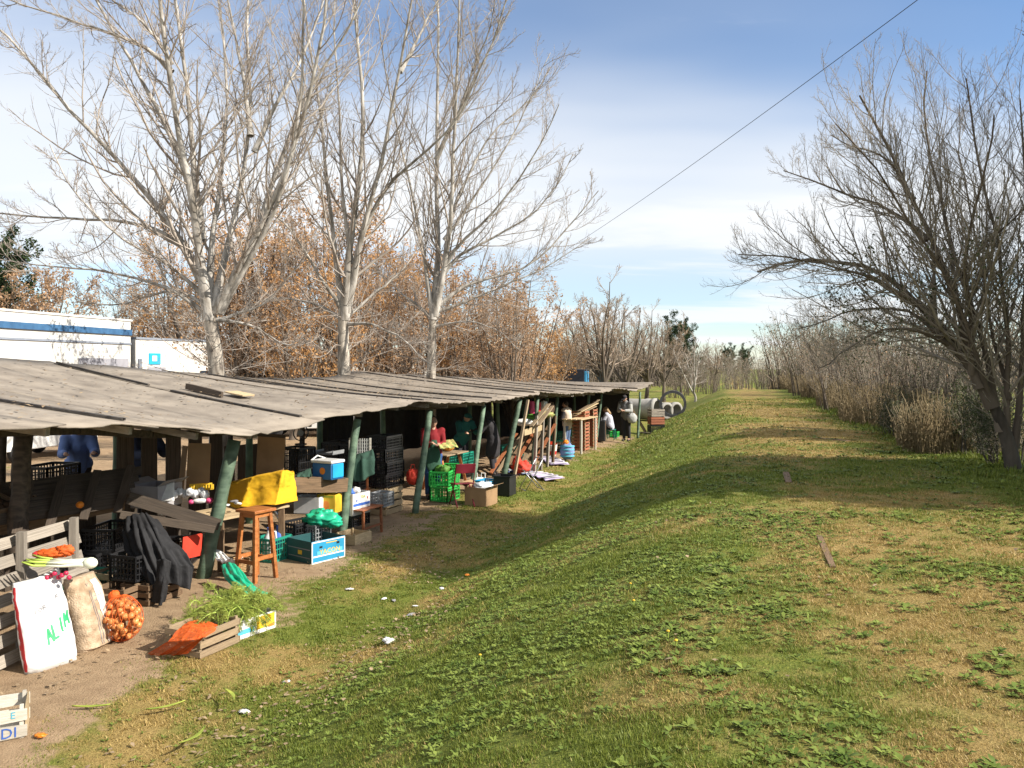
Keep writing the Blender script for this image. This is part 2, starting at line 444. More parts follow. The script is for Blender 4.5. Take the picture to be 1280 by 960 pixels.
def rosettes(n, y0, y1, cond, size, k):
    x, y = scatter(n, y0, y1); u = x - EMB * y
    c = cond(x, y, u) & (masks(x, y)[0] < 0.3); x, y = x[c], y[c]; m = len(x)
    sz = size * rng.uniform(0.5, 1.3, m)
    X = np.repeat(x, k); Y = np.repeat(y, k); S = np.repeat(sz, k)
    a = (np.tile(np.arange(k), m) * 2.4 + np.repeat(rng.uniform(0, 6, m), k)) + rng.normal(0, .3, m * k)
    X = X + np.cos(a) * S * 0.08; Y = Y + np.sin(a) * S * 0.08
    return X, Y, gh(X, Y) + 0.006, a, rng.uniform(0.03, 0.75, m * k), S * rng.uniform(0.6, 1.1, m * k), S * rng.uniform(0.14, 0.24, m * k)
def on_path(x, y, u):
    p = 0.9 * sstep(0.50, 0.64, fnoise(x, y, 1.9, 71, 3)) + 0.035
    return (u > -0.6) & (u < 4.2) & (rng.random(len(x)) < p)
def on_slope(x, y, u):
    p = 0.08 + 0.75 * sstep(0.44, 0.64, fnoise(x, y, 1.6, 81, 3)) * sstep(-4.3, -3.2, u) * sstep(1.5, 0.0, u)
    return rng.random(len(x)) < p
def by_shrubs(x, y, u):
    return (u > 3.0) & (u < 5.2) & (rng.random(len(x)) < 0.8 * sstep(3.0, 3.9, u))
sets = [rosettes(8000, 2.3, 9, on_path, 0.050, 9), rosettes(6500, 9, 22, on_path, 0.075, 7),
        rosettes(26000, 2.3, 9, on_slope, 0.036, 6), rosettes(18000, 9, 18, on_slope, 0.052, 5), rosettes(4500, 18, 42, on_slope, 0.12, 4),
        rosettes(6000, 7, 30, by_shrubs, 0.12, 5)]
cat = [np.concatenate([s[i] for s in sets]) for i in range(7)]
weeds = obj('weeds', leaves_mesh('weeds', *cat, LEAF_G))
tag(weeds, 'low broad-leaved weeds and clover in patches over the embankment', 'weeds', kind='stuff')

# fallen leaves: in the gully and along the stalls
FALL = M('fallen_leaf', (0.34, 0.25, 0.15), (0.15, 0.10, 0.06), 0.8, 14, vary=0)
x, y = scatter(11000, 4, 16); s_ = x - stall_x(y); u_ = x - EMB * y
p = sstep(0.42, 0.7, fnoise(x, y, 0.9, 91, 3)) * (s_ > 0.3) * sstep(-2.5, -3.3, u_) + 0.02 * (u_ > -1) * (u_ < 4)
k_ = rng.random(len(x)) < p
x, y = x[k_], y[k_]; n = len(x)
litter = obj('leaf_litter', leaves_mesh('leaf_litter', x, y, gh(x, y) + 0.015, rng.uniform(0, 6.3, n), rng.uniform(-0.2, 0.6, n), rng.uniform(0.025, 0.06, n), rng.uniform(0.009, 0.02, n), FALL))
tag(litter, 'dry brown fallen leaves strewn on the grass in front of the stalls', 'leaves', kind='stuff')
# ------------------------------------------------------------------ trees: branch growth in numpy
def norm(a): return a / (np.linalg.norm(a, axis=-1, keepdims=True) + 1e-9)
def resample(P, k):
    P = np.asarray(P, float)
    d = np.concatenate([[0], np.cumsum(np.linalg.norm(np.diff(P, axis=0), axis=1))]); t = np.linspace(0, d[-1], k)
    Q = np.stack([np.interp(t, d, P[:, i]) for i in range(3)], -1)
    for _ in range(2): Q[1:-1] = 0.25 * Q[:-2] + 0.5 * Q[1:-1] + 0.25 * Q[2:]
    return Q
def tubes(groups):
    """groups: list of (P (N,k,3), R (N,k), sides) -> V, F"""
    Vs, Fs, b = [], [], 0
    for P, Rr, n in groups:
        N, k, _ = P.shape
        if N == 0: continue
        T = np.empty_like(P); T[:, 1:-1] = P[:, 2:] - P[:, :-2]; T[:, 0] = P[:, 1] - P[:, 0]; T[:, -1] = P[:, -1] - P[:, -2]
        T = norm(T)
        ref = np.where(np.abs(T[:, :1, 2:3]) > 0.9, np.array([[[1.0, 0.05, 0]]]), np.array([[[0.02, 0.03, 1.0]]]))
        A = norm(np.cross(T, np.broadcast_to(ref, T.shape))); B = np.cross(T, A)
        ang = np.arange(n) * 2 * np.pi / n
        V = P[:, :, None] + Rr[:, :, None, None] * (A[:, :, None] * np.cos(ang)[None, None, :, None] + B[:, :, None] * np.sin(ang)[None, None, :, None])
        i = np.arange(k - 1)[:, None]; j = np.arange(n)[None]
        f = np.stack([i * n + j, i * n + (j + 1) % n, (i + 1) * n + (j + 1) % n, (i + 1) * n + j], -1).reshape(-1, 4)
        Fs.append((f[None] + (np.arange(N) * k * n)[:, None, None] + b).reshape(-1, 4)); Vs.append(V.reshape(-1, 3)); b += N * k * n
    return np.concatenate(Vs), np.concatenate(Fs)
def spawn(r, P, Rr, m, t0, t1, ratio, ang, k, up, jit, rr, rmin, lmin=0.1, lmax=9.0, power=1.0, out=None):
    """m children on each parent branch"""
    N, kp, _ = P.shape
    L = np.linalg.norm(np.diff(P, axis=1), axis=-1).sum(1)
    t = t0 + (t1 - t0) * ((np.arange(m)[None] + r.random((N, m))) / m) ** power
    f = t * (kp - 1); i = np.clip(f.astype(int), 0, kp - 2); fr = (f - i)[..., None]
    n_ = np.arange(N)[:, None]
    pos = P[n_, i] * (1 - fr) + P[n_, i + 1] * fr
    tan = norm(P[n_, i + 1] - P[n_, i]); r0 = Rr[n_, i] * (1 - fr[..., 0]) + Rr[n_, i + 1] * fr[..., 0]
    perp = r.normal(size=tan.shape); perp = norm(perp - (perp * tan).sum(-1, keepdims=True) * tan)
    a = R(ang) * r.uniform(0.65, 1.35, t.shape)[..., None]
    d = norm(np.cos(a) * tan + np.sin(a) * perp).reshape(-1, 3)
    ln = np.clip((L[:, None] * ratio * (1.15 - 0.75 * t) * r.uniform(0.55, 1.25, t.shape)), lmin, lmax).reshape(-1)
    p = pos.reshape(-1, 3); pts = [p]
    for s in range(k - 1):
        d = norm(d + np.array([0, 0, up]) + jit * r.normal(size=d.shape))
        p = p + d * (ln / (k - 1))[:, None]; pts.append(p)
    r0 = np.maximum(r0.reshape(-1) * rr, rmin)
    Rn = r0[:, None] * np.linspace(1, 0.35, k)[None]
    return np.stack(pts, 1), np.maximum(Rn, rmin * 0.6)
def leaf_quads(r, P, n, size, droop=0.3, spread=0.06):
    """n leaves hung on random points of the branches P"""
    N, k, _ = P.shape
    a = r.integers(0, N, n); i = r.integers(1, k, n); fr = r.random(n)[:, None]
    c = P[a, i - 1] * (1 - fr) + P[a, i] * fr + r.normal(size=(n, 3)) * spread
    d = norm(r.normal(size=(n, 3)) - np.array([0, 0, droop])); q = norm(np.cross(d, r.normal(size=(n, 3))))
    s = size * r.uniform(0.5, 1.4, n)[:, None]
    V = np.stack([c, c + d * s * .5 + q * s * .3, c + d * s, c + d * s * .5 - q * s * .3], 1).reshape(-1, 3)
    return V, np.arange(4 * n).reshape(-1, 4)

def bark(name, c1, c2, **k): return M(name, c1, c2, 0.85, k.get('s', 3.0), 0.5, (1, 1, 0.25), vary=0.05, detail=6, bscale=14)
bark('bark_pale', (0.50, 0.47, 0.43), (0.16, 0.14, 0.115), s=7)
bark('bark_trunk', (0.50, 0.45, 0.38), (0.09, 0.072, 0.058), s=9)
bark('twig_pale', (0.39, 0.345, 0.30), (0.25, 0.205, 0.17))
bark('bark_brown', (0.15, 0.12, 0.092), (0.07, 0.054, 0.04))
bark('twig_brown', (0.36, 0.285, 0.215), (0.24, 0.18, 0.135))
bark('bark_dark', (0.085, 0.07, 0.055), (0.03, 0.024, 0.019), s=8)
bark('twig_grey', (0.33, 0.285, 0.23), (0.20, 0.17, 0.135))
def leafmat(name, c1, c2):
    m = M(name, c1, c2, 0.7, 1.3, vary=0.06, contrast=(0.3, 0.7))
    nt = m.node_tree; b = nt.nodes['Principled BSDF']; src = b.inputs['Base Color'].links[0].from_socket
    tr = nt.nodes.new('ShaderNodeBsdfTranslucent'); nt.links.new(src, tr.inputs['Color'])
    ms = nt.nodes.new('ShaderNodeMixShader'); ms.inputs[0].default_value = 0.3
    nt.links.new(b.outputs[0], ms.inputs[1]); nt.links.new(tr.outputs[0], ms.inputs[2])
    nt.links.new(ms.outputs[0], nt.nodes['Material Output'].inputs['Surface']); return m
leafmat('leaf_orange', (0.56, 0.315, 0.125), (0.42, 0.22, 0.08))
leafmat('leaf_brown', (0.48, 0.31, 0.18), (0.34, 0.205, 0.11))
leafmat('leaf_dark', (0.045, 0.075, 0.022), (0.018, 0.036, 0.012))
leafmat('leaf_olive', (0.085, 0.10, 0.04), (0.04, 0.055, 0.02))
leafmat('dry_weed', (0.37, 0.285, 0.165), (0.20, 0.155, 0.08))

def traced_tree(label, base, trunk, limbs, D, seed, r_trunk, r_limb, mats, dens=(9, 9, 5), up=0.10, spread=2.2, leaves=0, twig=0.0055, len1=0.36, extra=None, group=None, depths=None, whips=0):
    """a bare tree whose trunk and main limbs follow given image-plane paths at depth D, each limb leaning its own way in depth"""
    r = np.random.default_rng(seed)
    loc = Vector(base)
    t = thing('bare_tree', label, 'tree', loc, group=group); o3 = np.array(loc)
    TP = resample([tuple(loc - Vector((0, 0, 0.25)))] + [tuple(W(px, py, D)) for px, py in trunk], 10)[None] - o3
    TR = np.linspace(r_trunk * 1.15, r_trunk * 0.62, 10)[None]; TR[0, 0] *= 1.35; TR[0, 1] *= 1.1
    LP, LR = [], []
    for q, l in enumerate(limbs):
        rad = r_limb
        if isinstance(l[0], (int, float)): rad = r_limb * l[0]; l = l[1:]
        dd = (r.uniform(-1, 1) * spread) if depths is None else depths[q % len(depths)]
        n = len(l)
        pts = [tuple(W(px, py, D + dd * (i / (n - 1)) ** 1.2)) for i, (px, py) in enumerate(l)]
        P = resample(pts, 12) - o3
        P[1:] += np.cumsum(r.normal(size=(11, 3)) * 0.022, axis=0)
        LP.append(P); LR.append(rad * (np.linspace(1, 0.30, 12) + 0.9 * np.exp(-np.linspace(0, 1, 12) * 7)))
    LP = np.array(LP); LR = np.array(LR)
    B1, R1 = spawn(r, LP, LR, dens[0], 0.10, 0.98, len1, 42, 8, up, 0.10, 0.45, twig * 2.0, 0.4, 3.2)
    B1b, R1b = spawn(r, LP, LR, dens[0] * 2, 0.05, 0.98, 0.16, 55, 5, up, 0.14, 0.25, twig, 0.15, 1.0)
    B2, R2 = spawn(r, B1, R1, dens[1], 0.12, 1.0, 0.42, 38, 5, up * 1.2, 0.13, 0.55, twig, 0.12, 1.3)
    B3, R3 = spawn(r, B2, R2, dens[2], 0.2, 1.0, 0.42, 40, 4, up * 1.2, 0.16, 0.65, twig * 0.75, 0.06, 0.5)
    if whips:                                                    # long thin whips sweeping out from the fork
        Wp, Wr = spawn(r, TP, TR, whips, 0.62, 1.0, 1.0, 72, 9, 0.06, 0.13, 0.07, 0.011, 1.6, 4.2); Wr = np.minimum(Wr, 0.022)
        W2, Wr2 = spawn(r, Wp, Wr, 9, 0.1, 1.0, 0.34, 42, 5, 0.05, 0.14, 0.6, twig, 0.2, 1.4); W3, Wr3 = spawn(r, W2, Wr2, 5, 0.2, 1.0, 0.45, 40, 4, 0.06, 0.16, 0.65, twig * 0.75, 0.06, 0.5)
        obj('whips', np_mesh('whips', *tubes([(Wp, Wr, 5), (W2, Wr2, 3), (W3, Wr3, 3)]), MATS[mats[2]], True), t)
    obj('trunk', np_mesh('trunk', *tubes([(TP, TR, 14)]), MATS[mats[0]], True), t)
    for P_, R_ in zip(LP, LR):
        obj('limb', np_mesh('limb', *tubes([(P_[None], R_[None], 8)]), MATS[mats[1]], True), t)
    obj('crown', np_mesh('crown', *tubes([(B1, R1, 5), (B1b, R1b, 3), (B2, R2, 3), (B3, R3, 3)]), MATS[mats[2]], True), t)
    if leaves:
        obj('foliage', np_mesh('foliage', *leaf_quads(r, B2[(B2[:, 0, 2] < 3.4) & (B2[:, 0, 2] > 1.4) & (B2[:, 0, 0] > -2.7)] if mats[3] == 'leaf_olive' else B2, leaves, 0.05), MATS[mats[3]]), t)
    return t

P3T = ('bark_trunk', 'bark_pale', 'twig_pale', 'leaf_orange')
t1_limbs = [(1.25, (262, 400), (255, 338), (246, 244), (229, 180), (217, 94), (208, 37), (202, 0), (192, -130)),
    (0.9, (252, 300), (244, 210), (240, 150), (232, 86), (221, 19), (210, -120)),
    (0.8, (246, 262), (232, 200), (210, 157), (180, 101), (154, 56), (127, 11), (85, -70)),
    (0.95, (252, 350), (217, 281), (176, 240), (150, 210), (131, 180), (86, 142), (49, 86), (-20, 25)),
    (0.5, (214, 80), (202, 56), (176, 22), (146, 0), (110, -30)),
    (0.55, (215, 90), (204, 71), (168, 56), (124, 41), (75, 26), (30, 11), (-20, -10)),
    (0.65, (250, 340), (225, 292), (161, 277), (112, 270), (56, 273), (-20, 264)),
    (0.5, (260, 395), (240, 372), (175, 347), (100, 335), (30, 331), (-20, 325)),
    (0.8, (262, 380), (259, 330), (270, 262), (276, 210), (279, 150), (281, 94), (270, 30), (258, -70)),
    (0.85, (268, 385), (274, 349), (296, 285), (311, 195), (319, 112), (313, 37), (308, -80)),
    (0.6, (313, 170), (308, 110), (300, 67), (285, 15), (272, -60)),
    (1.0, (270, 390), (285, 352), (319, 307), (345, 240), (371, 180), (390, 101), (401, 49), (412, -60)),
    (0.75, (322, 300), (334, 225), (356, 187), (379, 127), (394, 86), (431, 56), (462, -20)),
    (0.8, (275, 390), (311, 319), (341, 277), (356, 225), (372, 160), (378, 60), (370, -40)),
    (0.6, (318, 190), (349, 120), (375, 79), (394, 22), (410, -50)),
    (0.45, (255, 370), (215, 330), (150, 300), (90, 240), (60, 180)),
    (0.45, (258, 385), (220, 360), (160, 385), (95, 378)),
    (0.4, (270, 400), (330, 380), (370, 330), (395, 300)),
    (0.4, (272, 400), (320, 410), (360, 440), (385, 430))]
b1 = W(273, 475, 19.0)
traced_tree('tall pale bare tree with many stems, nearest of the row behind the stalls', (b1.x, b1.y, 0), [(275, 500), (272, 475), (268, 430), (262, 392)], t1_limbs, 19.0, 3, 0.24, 0.074, P3T, (15, 10, 5), whips=24)
t2_limbs = [(1.1, (430, 400), (439, 322), (450, 240), (456, 169), (454, 94), (446, 22), (440, -70)),
    (1.0, (432, 390), (450, 300), (465, 255), (480, 202), (491, 142), (504, 75), (510, 37), (522, -40)),
    (0.8, (428, 385), (415, 300), (409, 244), (401, 169), (394, 112), (380, 30), (372, -50)),
    (0.6, (500, 90), (529, 41), (548, 4), (565, -40)),
    (0.6, (450, 300), (472, 240), (510, 210), (547, 180), (577, 150), (607, 71), (640, 20)),
    (0.6, (428, 390), (395, 330), (370, 290), (345, 270), (310, 250)),
    (0.5, (430, 400), (460, 370), (500, 340), (530, 290)),
    (0.5, (428, 400), (390, 380), (340, 375), (300, 390)),
    (0.6, (440, 330), (425, 230), (428, 150), (420, 60), (425, -20)),
    (0.5, (432, 405), (470, 400), (510, 420), (540, 450))]
b2 = W(431, 468, 22.5)
traced_tree('tall pale bare tree with a thick lower trunk, middle of the row behind the stalls', (b2.x, b2.y, 0), [(431, 500), (431, 468), (428, 420), (429, 385)], t2_limbs, 22.5, 8, 0.22, 0.074, P3T, (15, 10, 5), whips=24)
t3_limbs = [(1.1, (541, 400), (551, 345), (547, 262), (544, 180), (547, 105), (549, 37), (545, -50)),
    (1.0, (543, 395), (559, 330), (566, 255), (568, 195), (574, 112), (574, 0), (578, -60)),
    (0.7, (556, 330), (562, 262), (585, 225), (600, 187), (630, 142), (671, 127), (692, 80)),
    (0.65, (548, 360), (562, 315), (604, 285), (649, 236), (686, 176), (700, 140)),
    (0.65, (545, 385), (570, 356), (630, 341), (679, 319), (720, 262), (746, 236)),
    (0.6, (550, 350), (570, 318), (630, 296), (679, 270), (705, 225), (722, 195)),
    (0.7, (545, 200), (570, 150), (604, 75), (630, 19), (645, -30)),
    (0.7, (540, 390), (521, 255), (510, 214), (499, 169), (480, 90), (470, 20)),
    (0.5, (545, 390), (600, 370), (660, 345), (710, 320), (738, 300)),
    (0.5, (540, 400), (510, 370), (480, 340), (450, 330)),
    (0.5, (555, 300), (600, 230), (640, 170), (672, 100), (690, 60)),
    (0.5, (572, 150), (590, 90), (612, 40), (625, -20)),
    (0.4, (540, 410), (580, 400), (620, 410), (650, 440))]
b3 = W(539, 470, 25.0)
traced_tree('slim pale bare tree spreading right, farthest of the row behind the stalls', (b3.x, b3.y, 0), [(538, 500), (539, 470), (540, 430), (541, 395)], t3_limbs, 25.0, 5, 0.18, 0.070, P3T, (15, 10, 5), whips=22)

r_limbs = [(1.7, (1241, 509), (1215, 468), (1191, 438), (1167, 408), (1146, 379), (1110, 340), (1075, 325), (1030, 330), (985, 318), (945, 345)),
    (1.4, (1225, 485), (1205, 420), (1188, 345), (1167, 309), (1143, 244), (1132, 210), (1105, 155), (1080, 118)),
    (1.0, (1250, 540), (1235, 440), (1200, 345), (1185, 290), (1172, 240), (1160, 170), (1163, 90)),
    (0.7, (1191, 438), (1150, 392), (1132, 379), (1078, 376), (1040, 390), (990, 402)),
    (0.7, (1146, 379), (1100, 345), (1040, 330), (985, 315), (930, 312)),
    (0.75, (1160, 300), (1130, 270), (1090, 250), (1020, 230), (985, 213)),
    (0.9, (1215, 468), (1205, 360), (1215, 250), (1240, 180), (1245, 125)),
    (0.8, (1241, 509), (1205, 400), (1170, 320), (1120, 260), (1090, 200), (1040, 150)),
    (1.0, (1258, 560), (1262, 400), (1255, 300), (1230, 200), (1215, 100)),
    (1.0, (1268, 560), (1285, 400), (1285, 250), (1280, 130)),
    (0.6, (1185, 430), (1120, 400), (1060, 440), (1020, 460)),
    (0.6, (1143, 250), (1110, 200), (1060, 185), (1035, 170)),
    (0.5, (1200, 345), (1240, 300), (1275, 260), (1290, 200)),
    (0.6, (1262, 500), (1240, 420), (1225, 330), (1200, 240), (1190, 130))]
br = W(1268, 592, 12.3)
traced_tree('dark many-branched bare tree leaning left over the embankment at the right', (br.x, br.y, gz(br.x, br.y)), [(1266, 575), (1260, 552), (1252, 528), (1241, 505)], r_limbs, 12.3, 21, 0.115, 0.036,
            ('bark_dark', 'bark_brown', 'twig_grey', 'leaf_olive'), (24, 11, 5), up=0.13, spread=1.8, twig=0.0027, len1=0.46, leaves=1900)

# ---- generic tree prototypes (own space), copied along the lot and the embankment
def proto_tree(seed, H, stems, crown_r, mats, leaves, lsize, lean=0.5, twig=0.010, trunk_h=0.25, dens=(7, 7, 4), rt=0.16, ldroop=0.3, fol=True):
    r = np.random.default_rng(seed); P = []; Rr = []
    base_h = H * trunk_h
    TP = resample([(0, 0, -0.3), (r.normal() * .1, r.normal() * .1, base_h * .5), (r.normal() * .15, r.normal() * .15, base_h)], 6)[None]
    top = TP[0, -1]
    for s in range(stems):
        a = 2 * np.pi * s / stems + r.normal() * .35; rr = crown_r * r.uniform(0.35, 1.0); hh = H * r.uniform(0.72, 1.0) - base_h
        if s == 0: rr *= 0.2; hh = H - base_h
        q = np.array([np.cos(a) * rr, np.sin(a) * rr, hh])
        P.append(resample([top - (0, 0, 0.1), top + q * (0.35, 0.35, 0.28) + r.normal(size=3) * .12, top + q * (0.75, 0.75, 0.68) + r.normal(size=3) * .15, top + q], 9))
        Rr.append(rt * 0.55 * np.linspace(1, 0.2, 9))
    P = np.array(P); Rr = np.array(Rr)
    B1, R1 = spawn(r, P, Rr, dens[0], 0.12, 1.0, lean, 45, 6, 0.10, 0.12, 0.5, twig * 1.5, 0.3, 3.0)
    B2, R2 = spawn(r, B1, R1, dens[1], 0.1, 1.0, 0.5, 42, 4, 0.10, 0.15, 0.5, twig, 0.15, 1.4)
    B3, R3 = spawn(r, B2, R2, dens[2], 0.2, 1.0, 0.5, 40, 3, 0.10, 0.15, 0.6, twig * 0.7, 0.1, 0.7)
    out = {'trunk': np_mesh('trunk', *tubes([(TP, np.linspace(rt * 1.2, rt * .8, 6)[None], 9), (P, Rr, 6)]), MATS[mats[0]], True),
           'crown': np_mesh('crown', *tubes([(B1, R1, 4), (B2, R2, 3), (B3, R3, 3)]), MATS[mats[1]], True)}
    if leaves: out['foliage'] = np_mesh('foliage', *leaf_quads(r, B3, leaves, lsize, ldroop, 0.10), MATS[mats[2]])
    return out
def put_tree(name, pr, label, cat, loc, rz, s, group=None, sz=None):
    t = thing(name, label, cat, loc, rz, group); t.scale = (s, s, sz or s)
    for k, me in pr.items(): obj(k, me, t)
    return t
AUT = [proto_tree(40 + i, 8.0, 9, 2.6, ('bark_brown', 'twig_brown', 'leaf_orange' if i != 1 else 'leaf_brown'), (6000, 6600, 5200)[i], 0.115, twig=0.011, trunk_h=0.08, dens=(7, 6, 4)) for i in range(3)]
autumn = [ # px, depth, height of top row, proto
    (120, 66, 372, 0), (165, 62, 340, 1), (205, 60, 300, 2), (245, 56, 262, 0), (310, 36, 268, 1), (330, 38, 240, 2), (365, 31, 290, 0), (400, 36, 238, 1),
    (445, 33, 282, 2), (480, 38, 262, 0), (512, 34, 318, 1), (555, 41, 300, 2), (590, 36, 338, 0), (625, 34, 322, 1), (655, 40, 330, 2), (690, 44, 372, 0), (712, 52, 385, 1), (575, 50, 345, 0), (470, 50, 300, 1), (320, 50, 260, 0), (640, 31, 352, 1)]
places = ['left end, above the white building', 'right above the lower white wing', 'just left of the nearest tall pale tree', 'directly behind the stems of the nearest tall tree',
          'just right of the nearest tall tree trunk']
for i, (px, D, top, k) in enumerate(autumn):
    p = W(px, 460, D); Ht = CZ + (460 - top - 32) / FPX * D
    put_tree('autumn_tree', AUT[k], 'brown-leaved autumn tree in the belt of trees behind the stalls', 'tree', (p.x, D, 0), i * 1.7, Ht / 8.0, 'autumn trees behind the stalls', Ht / 8.0)
EV = proto_tree(60, 9.0, 8, 2.2, ('bark_dark', 'bark_dark', 'leaf_dark'), 26000, 0.16, twig=0.012, trunk_h=0.1)
EV2 = proto_tree(61, 7.0, 10, 2.6, ('bark_dark', 'bark_dark', 'leaf_dark'), 70000, 0.17, twig=0.008, trunk_h=0.06, lean=0.6)
put_tree('evergreen_tree', EV, 'dark green conifer at the left edge above the white building', 'tree', (W(-22, 460, 52).x, 52, 0), 1.0, 1.22)
OL = proto_tree(62, 7.0, 8, 2.8, ('bark_brown', 'twig_brown', 'leaf_brown'), 9000, 0.12, twig=0.012)
put_tree('yellow_tree', OL, 'yellowish leafy tree beside the dark conifer at the left edge', 'tree', (W(45, 460, 50).x, 50, 0), 2.0, 1.22)
BARE = [proto_tree(70 + i, 7.0, 9, 2.6, ('bark_brown', 'twig_brown', 'leaf_brown'), 500 if i else 0, 0.10, twig=0.012, dens=(8, 7, 5), lean=0.42) for i in range(2)]
for i, (px, D, top, k, lab) in enumerate([(752, 45, 352, 0, 'tallest bare grey tree beyond the far end of the stalls'), (728, 55, 380, 1, 'bare tree at the left beyond the blue-topped truck'),
        (782, 52, 385, 1, 'bare tree just right of the tallest one beyond the stalls'), (808, 58, 388, 0, 'bare tree above the concrete pipes'), (830, 66, 402, 1, 'bare tree in front of the dark far conifer'),
        (852, 80, 425, 0, 'reddish bare tree between the far conifer and the small pale tree'), (893, 90, 430, 1, 'bare tree behind the small pale forked tree'), (918, 105, 440, 0, 'farthest bare tree at the end of the embankment')]):
    p = W(px, 460, D); Ht = CZ + (460 - top) / FPX * D
    put_tree('bare_tree', BARE[k], lab, 'tree', (p.x, D, 0), i * 2.1, Ht / 7.0)
put_tree('evergreen_tree', EV, 'dark rounded conifer above the far bare trees', 'tree', (W(845, 460, 95).x, 95, 0), 0.4, 0.88)
put_tree('evergreen_tree', EV, 'dark small conifer near the vanishing point of the embankment', 'tree', (W(932, 460, 150).x, 150, 0), 2.4, 0.68)
put_tree('evergreen_tree', EV, 'dark distant conifer just left of the vanishing point', 'tree', (W(912, 460, 170).x, 170, 0), 3.4, 0.75)
SMALL = proto_tree(80, 3.4, 5, 1.6, ('bark_pale', 'twig_pale', 'leaf_brown'), 0, 0.1, twig=0.010, trunk_h=0.16, rt=0.07, dens=(5, 6, 3))
p = G(868, 500, 0.1)
put_tree('bare_tree', SMALL, 'small pale forked bare tree on the grass beside the embankment', 'tree', (W(868, 460, 58).x, 58, gz(W(868, 460, 58).x, 58)), 0, 1.35)

# evergreen masses standing just out of frame to the right (they throw the big shadow across the path)
r_ = np.random.default_rng(31); nc = 230
cc = r_.normal(size=(nc, 3)); cc = cc / np.linalg.norm(cc, axis=1, keepdims=True) * (r_.random((nc, 1)) ** 0.4) * np.array([2.1, 2.1, 3.4]) + np.array([0, 0, 4.7])
lc = np.repeat(cc, 420, 0) + np.clip(r_.normal(size=(nc * 420, 3)), -1.6, 1.6) * 0.36
dense = {'trunk': EV2['trunk'], 'crown': EV2['crown'], 'foliage': np_mesh('foliage', *leaf_quads(r_, np.stack([lc, lc + 0.01], 1), 110000, 0.19), MATS['leaf_dark'])}
put_tree('evergreen_tree', dense, 'dense dark evergreen right of the leaning bare tree, casting the shadow across the path', 'tree', (9.9, 10.1, 1.1), 0.7, 1.0)
put_tree('evergreen_tree', EV2, 'dense dark ivy-covered evergreen at the right edge of the frame, farther back', 'tree', (13.6, 17.5, 0.7), 2.7, 0.75)

# ---- scrub along the right side of the embankment
def proto_shrub(seed, H, n, spread, mats, leaves=0, twig=0.006, lsize=0.06):
    r = np.random.default_rng(seed); P = []
    for s in range(n):
        a = r.uniform(0, 6.28); rr = spread * np.sqrt(r.random()); b = np.array([np.cos(a) * rr * .45, np.sin(a) * rr * .45, -0.1])
        e = np.array([np.cos(a) * rr, np.sin(a) * rr, H * r.uniform(0.6, 1.0)])
        P.append(resample([b, b * .5 + e * .5 + r.normal(size=3) * .12 - (b + e) * (0.1, .1, 0), e], 7))
    P = np.array(P); Rr = np.tile(np.linspace(0.032, 0.006, 7), (n, 1)) * r.uniform(0.5, 1.2, (n, 1))
    B1, R1 = spawn(r, P, Rr, 8, 0.2, 1.0, 0.38, 40, 5, 0.10, 0.14, 0.55, twig, 0.2, 1.6)
    B2, R2 = spawn(r, B1, R1, 6, 0.15, 1.0, 0.5, 42, 3, 0.08, 0.18, 0.6, twig * .7, 0.1, 0.7)
    o = {'stems': np_mesh('stems', *tubes([(P, Rr, 5)]), MATS[mats[0]], True), 'twigs': np_mesh('twigs', *tubes([(B1, R1, 3), (B2, R2, 3)]), MATS[mats[1]], True)}
    if leaves: o['foliage'] = np_mesh('foliage', *leaf_quads(r, B2, leaves, lsize, 0.2, 0.05), MATS[mats[2]])
    return o
SH = [proto_shrub(90, 4.0, 15, 2.2, ('bark_brown', 'twig_grey', 'leaf_brown'), 400), proto_shrub(91, 4.6, 11, 2.4, ('twig_grey', 'twig_grey', 'leaf_olive'), 900),
      proto_shrub(92, 3.0, 20, 1.9, ('bark_brown', 'twig_brown', 'leaf_olive'), 1500), proto_shrub(93, 2.2, 20, 1.4, ('bark_dark', 'twig_grey', 'leaf_olive'), 6000)]
shr = [(14.6, 4.35, 3, .62), (13.2, 4.6, 3, .5), (16.4, 3.9, 3, .45), (18.6, 3.9, 3, .5), (17.5, 6.6, 0, .85), (19.5, 5.5, 2, .7), (21, 7.2, 1, .9), (22.5, 5.3, 0, .8), (25, 6.6, 2, 1.05), (26, 5.2, 2, .75), (28.5, 6.2, 1, .95), (30, 5.0, 0, .8),
       (33, 6.4, 0, 1.05), (35, 4.9, 2, .95), (38, 6.0, 1, 1.05), (41, 4.8, 0, 1.0), (44, 6.5, 1, 1.2), (47, 4.9, 2, 1.25), (51, 5.8, 0, 1.25), (55, 4.7, 1, 1.1), (60, 5.6, 0, 1.2), (65, 4.6, 2, 1.4), (71, 5.4, 1, 1.2), (78, 4.4, 0, 1.2), (88, 4.5, 1, 1.2), (100, 4.0, 0, 1.2),
       (20, 9.5, 1, 1.0), (24, 9.8, 0, 1.05), (29, 9.2, 1, 1.1), (35, 9.5, 0, 1.2), (42, 10, 1, 1.3), (16, 8.6, 1, .8), (52, 10, 0, 1.4), (64, 9, 1, 1.4), (18, 12, 0, 1.0), (24, 13, 1, 1.1), (32, 13.5, 0, 1.2)]
